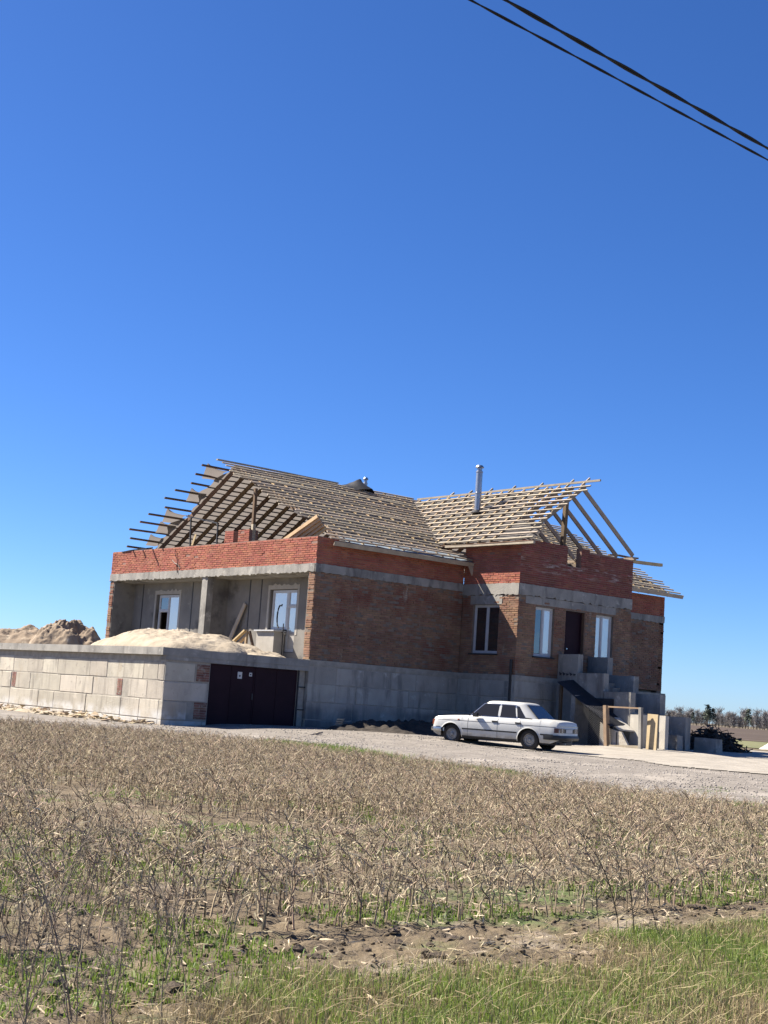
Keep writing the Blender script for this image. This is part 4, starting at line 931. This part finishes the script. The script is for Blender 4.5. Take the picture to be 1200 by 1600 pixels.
# ================================================================ FAR TREES
def bare_tree(seed):
    r = random.Random(seed); tr_ = MB(); cr = MB(); H = r.uniform(7.5, 9.5)
    tr_.tube([(0, 0, -.3), (.1, 0, H*.35), (.0, .1, H*.62)], [.2, .14, .07], 6)
    for i in range(210):
        z = H*r.uniform(.04, .72); a = r.uniform(0, 6.28); el = r.uniform(.4, 1.3); ln = H*r.uniform(.12, .30); p = Vector((r.gauss(0, .5), r.gauss(0, .5), z)); d = Vector((math.cos(a)*math.cos(el), math.sin(a)*math.cos(el), math.sin(el)))
        cr.tube([p, p+d*ln*.5+Vector((0, 0, .1)), p+d*ln], [.05, .035, .012], 3, False)
        for k in range(5):
            q = p+d*ln*r.uniform(.4, 1); e = Vector((r.gauss(0, 1), r.gauss(0, 1), r.gauss(.5, .6))).normalized()*r.uniform(.4, 1.0); sd = e.cross(Vector((0, 0, 1))).normalized()*.05
            cr.add([q-sd, q+sd, q+e], [(0, 1, 2)])
    return tr_.mesh('trunk', M['bark']), cr.mesh('crown', M['twigs'])
def pine_tree(seed):
    r = random.Random(seed); tr_ = MB(); cr = MB(); H = r.uniform(8, 11)
    tr_.tube([(0, 0, -.3), (0, 0, H*.95)], [.22, .04], 6)
    for i in range(420):
        u = r.random()**.8; z = H*(.3+.7*u); R0 = (1.9*(1-u)**.7+.25)*r.uniform(.5, 1.1); a = r.uniform(0, 6.28); c = Vector((R0*math.cos(a)*r.random()**.4, R0*math.sin(a)*r.random()**.4, z)); s = r.uniform(.25, .5)
        cr.add([c+Vector((r.gauss(0, s), r.gauss(0, s), r.gauss(0, s*.55))) for _ in range(3)], [(0, 1, 2)])
    return tr_.mesh('trunk', M['bark']), cr.mesh('crown', M['needles'])
BT = [bare_tree(i) for i in range(4)]; PT = [pine_tree(i+9) for i in range(3)]
r = random.Random(12); az = 50.6; k = 0
while az < 64:
    pine = (52.0 < az < 53.0 or 54.0 < az < 54.3) and r.random() < .5 or r.random() < .08
    dist = r.uniform(560, 640) if not pine else r.uniform(560, 600); me = r.choice(PT if pine else BT); a = math.radians(az)
    X, Y = CAM.x+dist*math.sin(a), CAM.y+dist*math.cos(a); s = r.uniform(.5, 1.1)*(.85 if pine else 1)
    t = thing('pine_tree' if pine else 'bare_tree', ('dark evergreen' if pine else 'leafless grey')+' tree in the far tree line beyond the ploughed field', 'tree', (X, Y, gzs(X, Y)), r.uniform(0, 6.28), 'far evergreen trees on the horizon' if pine else 'far leafless trees on the horizon')
    t.scale = (s*1.25, s*1.25, s)
    link('trunk', me[0], t, local=True); link('crown', me[1], t, local=True)
    az += r.uniform(.05, .14) if az < 55.0 else .6; k += 1

# ================================================================ FIELD OF DRY STALKS
def ribbon(mb, p, q, w):
    p = Vector(p); q = Vector(q); d = q-p; sd = d.cross(Vector((random.gauss(0, 1), random.gauss(0, 1), random.gauss(0, 1)))).normalized()*w/2; mid = (p+q)/2+Vector((random.gauss(0, .012), random.gauss(0, .012), random.gauss(.006, .01)))
    mb.add([p-sd*.6, p+sd*.6, mid+sd, mid-sd, q], [(0, 1, 2, 3), (3, 2, 4)])
def stalk(seed, detail):
    random.seed(seed); st_ = MB(); lf = MB(); H = random.uniform(.23, .39); lean = Vector((random.gauss(0, .07), random.gauss(0, .07), 0))
    pts = [Vector((0, 0, -.05))]+[Vector((lean.x*t*t+random.gauss(0, .012), lean.y*t*t+random.gauss(0, .012), H*t)) for t in (.3, .6, .85, 1)]
    st_.tube(pts, [.0065, .006, .005, .004, .002], 4 if detail else 3, False)
    nb = random.randint(3, 6)
    for i in range(nb):
        t = random.uniform(.35, .95); p = pts[1+int(t*3)].lerp(pts[min(4, 2+int(t*3))], .5); a = random.uniform(0, 6.28); el = random.uniform(.1, 1.2); ln = random.uniform(.06, .17)
        q = p+Vector((math.cos(a)*math.cos(el), math.sin(a)*math.cos(el), math.sin(el)))*ln; q2 = q+Vector((math.cos(a), math.sin(a), random.uniform(-1.2, .3)))*random.uniform(.02, .07)
        st_.tube([p, q, q2], [.0042, .003, .0015], 3, False)
        for k in range(random.randint(1, 2) if detail else 1): c = p.lerp(q, random.uniform(.3, 1)); ribbon(lf, c, c+Vector((random.gauss(0, .045), random.gauss(0, .045), random.gauss(-.03, .05))), random.uniform(.004, .010))
    for k in range(8 if detail else 7):
        c = pts[0].lerp(pts[4], random.uniform(.35, 1)); ribbon(lf, c, c+Vector((random.gauss(0, .055), random.gauss(0, .055), random.gauss(-.02, .06))), random.uniform(.004, .011) if detail else random.uniform(.006, .013))
    return st_, lf
random.seed(11)
HI = [stalk(100+i, True) for i in range(14)]; LO = [stalk(300+i, False) for i in range(14)]
for L_ in (HI, LO):
    for s_, l_ in L_: s_.V = np.array(s_.v); l_.V = np.array(l_.v)
random.seed(13)
def in_view(x, y, m=3.0):
    a = (math.degrees(math.atan2(x-CAM.x, y-CAM.y))-va+180) % 360-180; return abs(a) < 15.6+m
plants = []
y = -30.25
while y < 6:
    ph = random.uniform(0, 1); d0 = y-CAM.y
    xa, xb = CAM.x+d0*math.tan(math.radians(va-20.5)), CAM.x+d0*math.tan(math.radians(va+20.5))
    edge = float(fedge(y))
    step = .075 if y < -25 else (.068 if y < -20 else .075); x = xa
    while x < min(xb, edge+random.uniform(-.3, .3)):
        if random.random() > (.18 if y > -29 else .25): plants.append((x+random.gauss(0, .035), y+random.gauss(0, .035 if y < -25 else .07)+.02*math.sin(x), ))
        x += step*random.uniform(.6, 1.4)
    y += .56 if y < -25.5 else (.35 if y < -22 else .33)
plants = [p for p in plants if (float(vnoise(p[0]*.5, p[1]*.5)) > -.33)]
plants.sort(key=lambda p: math.hypot(p[0]-CAM.x, p[1]-CAM.y))
PX = np.array([p[0] for p in plants]); PY = np.array([p[1] for p in plants]); PZ = gz(PX, PY)
near = [i for i in range(len(plants)) if in_view(*plants[i], -.3)][:300]; nearset = set(near)
SM = []
for i in range(14): SM.append((HI[i][0].mesh('stem', M['straw']), HI[i][1].mesh('dry_leaves', M['leaf_dry'])))
for n, i in enumerate(near):
    k = random.randrange(14); t = bpy.data.objects.new('dry_stalk', SM[k][0]); COL.objects.link(t)
    t.location = (PX[i], PY[i], PZ[i]); t.rotation_euler = (0, 0, random.uniform(0, 6.28)); s = random.uniform(.75, 1.25); t.scale = (s, s, s*random.uniform(.9, 1.15))
    tag(t, 'dry branched crop stalk in the front rows of the field', 'stalk', 'front rows of dry crop stalks'); link('dry_leaves', SM[k][1], t, local=True)
def scatter_mesh(name, mbs, xs, ys, zs, mat, smin, smax, label, cat, shrink=None):
    vs, f3, f4 = [], [], []; o = 0
    for x, y, z in zip(xs, ys, zs):
        b = random.choice(mbs); a = random.uniform(0, 6.28); s = random.uniform(smin, smax); s *= shrink(x, y) if shrink else 1; c, q = math.cos(a)*s, math.sin(a)*s; Vv = b.V
        P = np.empty_like(Vv); P[:, 0] = Vv[:, 0]*c-Vv[:, 1]*q+x; P[:, 1] = Vv[:, 0]*q+Vv[:, 1]*c+y; P[:, 2] = Vv[:, 2]*s+z; vs.append(P)
        f3 += [(i+o, j+o, k+o) for i, j, k in b.T3]; o += len(Vv)
    return tag(raw(name, np.concatenate(vs), np.array(f3), mat, kind='stuff'), label, cat)
def tri(b):
    T = []
    for f in b.f:
        for i in range(1, len(f)-1): T.append((f[0], f[i], f[i+1]))
    b.T3 = T
for L_ in (HI, LO):
    for s_, l_ in L_: tri(s_); tri(l_)
rest = np.array([i for i in range(len(plants)) if i not in nearset]); RD = np.hypot(PX[rest]-CAM.x, PY[rest]-CAM.y)
shr = lambda x, y: .58+.42*min(1, max(0, (float(fedge(y))-x)/3.5))
st0 = random.getstate()
for nm, sel, src, a_, b_ in (('dry_stalks', rest, LO, .8, 1.25),):
    random.setstate(st0); scatter_mesh('dry_stalks', [s for s, l in src], PX[sel], PY[sel], PZ[sel], M['straw'], a_, b_, 'dense mass of dry crop stalks filling the field up to the gravel', 'stalks', shr)
    random.setstate(st0); scatter_mesh('dry_stalk_leaves', [l for s, l in src], PX[sel], PY[sel], PZ[sel], M['leaf_dry'], a_, b_, 'curled dry leaves and pods hanging on the field stalks', 'dry leaves', shr)

# ---- tall dry weeds in the left foreground and a dark one at right
def weed_mesh(seed, H, nb, r0, spread):
    random.seed(seed); mb = MB(); lean = Vector((random.gauss(0, .12 if spread < 1 else .4), random.gauss(0, .12 if spread < 1 else .4), 0))
    f = lambda t: Vector((lean.x*t*t*H+.015*math.sin(9*t+seed), lean.y*t*t*H, H*t))
    mb.tube([f(i/7)-Vector((0, 0, .05)) for i in range(8)], [r0*(1-.75*i/7) for i in range(8)], 5, False)
    for i in range(nb):
        t = random.uniform(.15, .95); p = f(t); a = random.uniform(0, 6.28); ln = H*random.uniform(.12, .38)*(1.1-t*.6); d = Vector((math.cos(a)*spread, math.sin(a)*spread, random.uniform(.5, 1.1))).normalized()
        q = p+d*ln*.6; e = q+(d+Vector((random.gauss(0, .3), random.gauss(0, .3), .3))).normalized()*ln*.4
        mb.tube([p, q, e], [r0*.45, r0*.32, r0*.12], 4, False)
        for k in range(3):
            c = p.lerp(e, random.uniform(.4, 1)); g = c+Vector((random.gauss(0, .05), random.gauss(0, .05), random.gauss(.03, .04))); mb.tube([c, g], [r0*.22, r0*.08], 3, False)
    return mb
WM = [weed_mesh(i, random.uniform(.75, 1.05), 16, .0055, .55).mesh('tall_weed', M['weed']) for i in range(6)]
random.seed(5)
for i in range(34):
    az = va+random.choice([random.uniform(-16.5, -9), random.uniform(-16.5, -12.5), random.uniform(-16, -5)]); d = random.uniform(5.6, 8.8); a = math.radians(az); x, y = CAM.x+d*math.sin(a), CAM.y+d*math.cos(a)
    o = link('tall_weed', random.choice(WM), None, loc=(x, y, gzs(x, y)), rot=(random.gauss(0, .12), random.gauss(0, .12), random.uniform(0, 6.28))); s = random.uniform(.6, 1.0); o.scale = (s, s, s)
    tag(o, 'tall bare dry weed in the left foreground', 'weed', 'tall dry weeds at the left foreground')
for i, (px, d, s) in enumerate(((10.4, 10.6, 1.0), (11.0, 10.2, .85), (9.6, 10.6, .75), (12.0, 10.3, .6))):
    a = math.radians(va+px); x, y = CAM.x+d*math.sin(a), CAM.y+d*math.cos(a)
    o = link('tall_weed', weed_mesh(40+i, .95, 15, .006, 1.4).mesh('tall_weed', M['brush']), None, loc=(x, y, gzs(x, y)), rot=(0, .1, i)); o.scale = (s, s, s)
    tag(o, ('tallest', 'second tallest', 'leftmost', 'lowest')[i]+' dark twiggy weed on the soil strip at right', 'weed', 'dark weeds at right')

# ---- soil clods on the bare strip
cl = []
for i in range(6):
    bm = bmesh.new(); bmesh.ops.create_icosphere(bm, subdivisions=1, radius=1)
    for v_ in bm.verts: v_.co *= random.uniform(.6, 1.2); v_.co.z *= .6
    b = MB(); b.v = [tuple(v_.co) for v_ in bm.verts]; b.f = [tuple(x.index for x in f.verts) for f in bm.faces]; b.V = np.array(b.v); tri(b); cl.append(b); bm.free()
def zone_pts(n, y0, y1, m=3, pw=1.0):
    ys = RNG.uniform(y0, y1, n); d0 = ys-CAM.y
    xa = CAM.x+d0*np.tan(np.radians(va-15.6-m)); xb = CAM.x+d0*np.tan(np.radians(va+15.6+m)); return xa+(xb-xa)*RNG.random(n), ys
xs_, ys_ = zone_pts(1500, -32.0, -28.8); scatter_mesh('soil_clods', cl, xs_, ys_, gz(xs_, ys_)+.004, M['soil'], .008, .03, 'crumbled soil clods on the bare strip before the stalks', 'soil')
xs_, ys_ = zone_pts(30, -31.7, -30.4)
CLM = [b.mesh('soil_clod', M['clod']) for b in cl]
for n, (x, y) in enumerate(zip(xs_, ys_)):
    o = link('soil_clod', random.choice(CLM), None, loc=(x, y, gzs(x, y)+.01), rot=(0, 0, random.random()*6)); s = random.uniform(.03, .08); o.scale = (s*1.1, s*.9, s*.9)
    tag(o, 'large dark soil clod on the bare strip', 'soil clod', 'large clods on the bare soil strip')
# dry litter lying on soil
lit = MB()
xs_, ys_ = zone_pts(5200, -32.3, -24); zs_ = gz(xs_, ys_)
for x, y, z in zip(xs_, ys_, zs_):
    a = random.uniform(0, 6.28); ln = random.uniform(.04, .16); p = Vector((x, y, z+.012)); ribbon(lit, p, p+Vector((math.cos(a)*ln, math.sin(a)*ln, random.uniform(0, .03))), random.uniform(.005, .014))
tag(lit.build('straw_litter', M['leaf_dry'], None, kind='stuff'), 'fallen straw and leaf litter on the soil', 'litter')

# ---- grass and small weeds
def blades(name, x, y, hmin, hmax, w, mat, label, cat, bend=.6, clump=None):
    n = len(x); z = gz(x, y); a = RNG.uniform(0, 6.283, n); h = RNG.uniform(hmin, hmax, n); ln = np.abs(RNG.normal(.25, .35*bend, n))*h; b = a+RNG.normal(0, .9, n)
    wx_, wy_ = np.cos(a)*w/2, np.sin(a)*w/2; lx, ly = np.cos(b)*ln, np.sin(b)*ln
    V0 = np.stack([x-wx_, y-wy_, z-.01], -1); V1 = np.stack([x+wx_, y+wy_, z-.01], -1)
    V2 = np.stack([x-wx_*.8+lx*.35, y-wy_*.8+ly*.35, z+h*.6], -1); V3 = np.stack([x+wx_*.8+lx*.35, y+wy_*.8+ly*.35, z+h*.6], -1)
    V4 = np.stack([x+lx, y+ly, z+h*np.clip(1.05-.5*np.abs(ln/h), .4, 1)], -1)
    vs = np.stack([V0, V1, V3, V2, V4], 1).reshape(-1, 3); o = np.arange(n)*5
    f = np.concatenate([np.stack([o, o+1, o+2], -1), np.stack([o, o+2, o+3], -1), np.stack([o+3, o+2, o+4], -1)])
    return tag(raw(name, vs, f, mat, kind='stuff'), label, cat)
x, y = zone_pts(140000, -35.2, -31.2, 3); dens = .9*fbm(x*.9, y*.9, 4)+.9*(-32.0-y)+.22*np.clip((x+23), -3, 3)
k = dens+RNG.normal(0, .12, len(x)) > .05; x, y = x[k], y[k]
dry = fbm(x*1.1+40, y*1.1, 3)+RNG.normal(0, .25, len(x))-.12*np.clip(x+22, -2, 1) > -.13
blades('green_grass', x[~dry], y[~dry], .035, .12, .0055, M['grass'], 'fresh green grass along the near edge', 'grass', 1.2)
blades('dry_grass', x[dry], y[dry], .03, .11, .0045, M['grass_dry'], 'pale dry grass mixed into the near edge', 'grass', 1.4)
x, y = zone_pts(9000, -35.2, -30.9, 3); k = -31.5-y+.4*fbm(x, y, 3)+.2*np.clip(x+23, -3, 3) > 0; x, y = x[k], y[k]; n = len(x); z = gz(x, y)+RNG.uniform(.01, .1, n)
a = RNG.uniform(0, 6.283, n); ln = RNG.uniform(.05, .2, n); e = RNG.normal(.02, .07, n); w_ = .0014
P0 = np.stack([x, y, z], -1); D = np.stack([np.cos(a)*ln, np.sin(a)*ln, e], -1); Sd = np.stack([-np.sin(a)*w_, np.cos(a)*w_, np.full(n, w_*.6)], -1); Cv = np.stack([RNG.normal(0, .06, n)*ln, RNG.normal(0, .06, n)*ln, ln*.05], -1)
vs = np.stack([P0-Sd, P0+Sd, P0+D*.5+Cv+Sd, P0+D*.5+Cv-Sd, P0+D], 1).reshape(-1, 3); o_ = np.arange(n)*5
tag(raw('lying_straw', vs, np.concatenate([np.stack([o_, o_+1, o_+2], -1), np.stack([o_, o_+2, o_+3], -1), np.stack([o_+3, o_+2, o_+4], -1)]), M['grass_dry'], kind='stuff'), 'long dry straws lying tangled over the near grass', 'straw')
x, y = zone_pts(110000, -31.8, -19, 3); k = (fbm(x*1.3+9, y*1.3, 4)+.16*(y < -24.5) > .2); x, y = x[k], y[k]
blades('low_weeds', x, y, .015, .075, .009, M['small_weed'], 'small green weeds sprouting between the stalks', 'weeds', 1.6)
n = 60000; y = RNG.uniform(-26, -7, n); x = fedge(y)+.25+RNG.normal(0, .4, n)+.2*np.sin(y); k = fbm(x*.7+3, y*.7, 3)-(.12 if True else 0)+np.where((y < -8) & (y > -17), .25, 0) > .05
blades('drive_edge_grass', x[k], y[k], .05, .17, .012, M['grass'], 'short green grass between the field and the gravel', 'grass', 1.0)
# ---- gravel
n = 40000; y = RNG.uniform(-26, 1, n); x = RNG.uniform(-10, 14, n); k = drive_in(x, y) & ~((x > -5.7) & (y > -.1)) & (RNG.random(n) < .16+np.exp(-np.clip(x-fedge(y), 0, 50)/4.5)); x, y = x[k], y[k]
scatter_mesh('gravel_stones', cl, x, y, gbase(x, y)+.03, M['stone'], .008, .032, 'loose grey gravel stones on the driveway', 'gravel')

# ---------------------------------------------------------------- render settings
S.render.engine = 'CYCLES'
S.cycles.max_bounces = 6
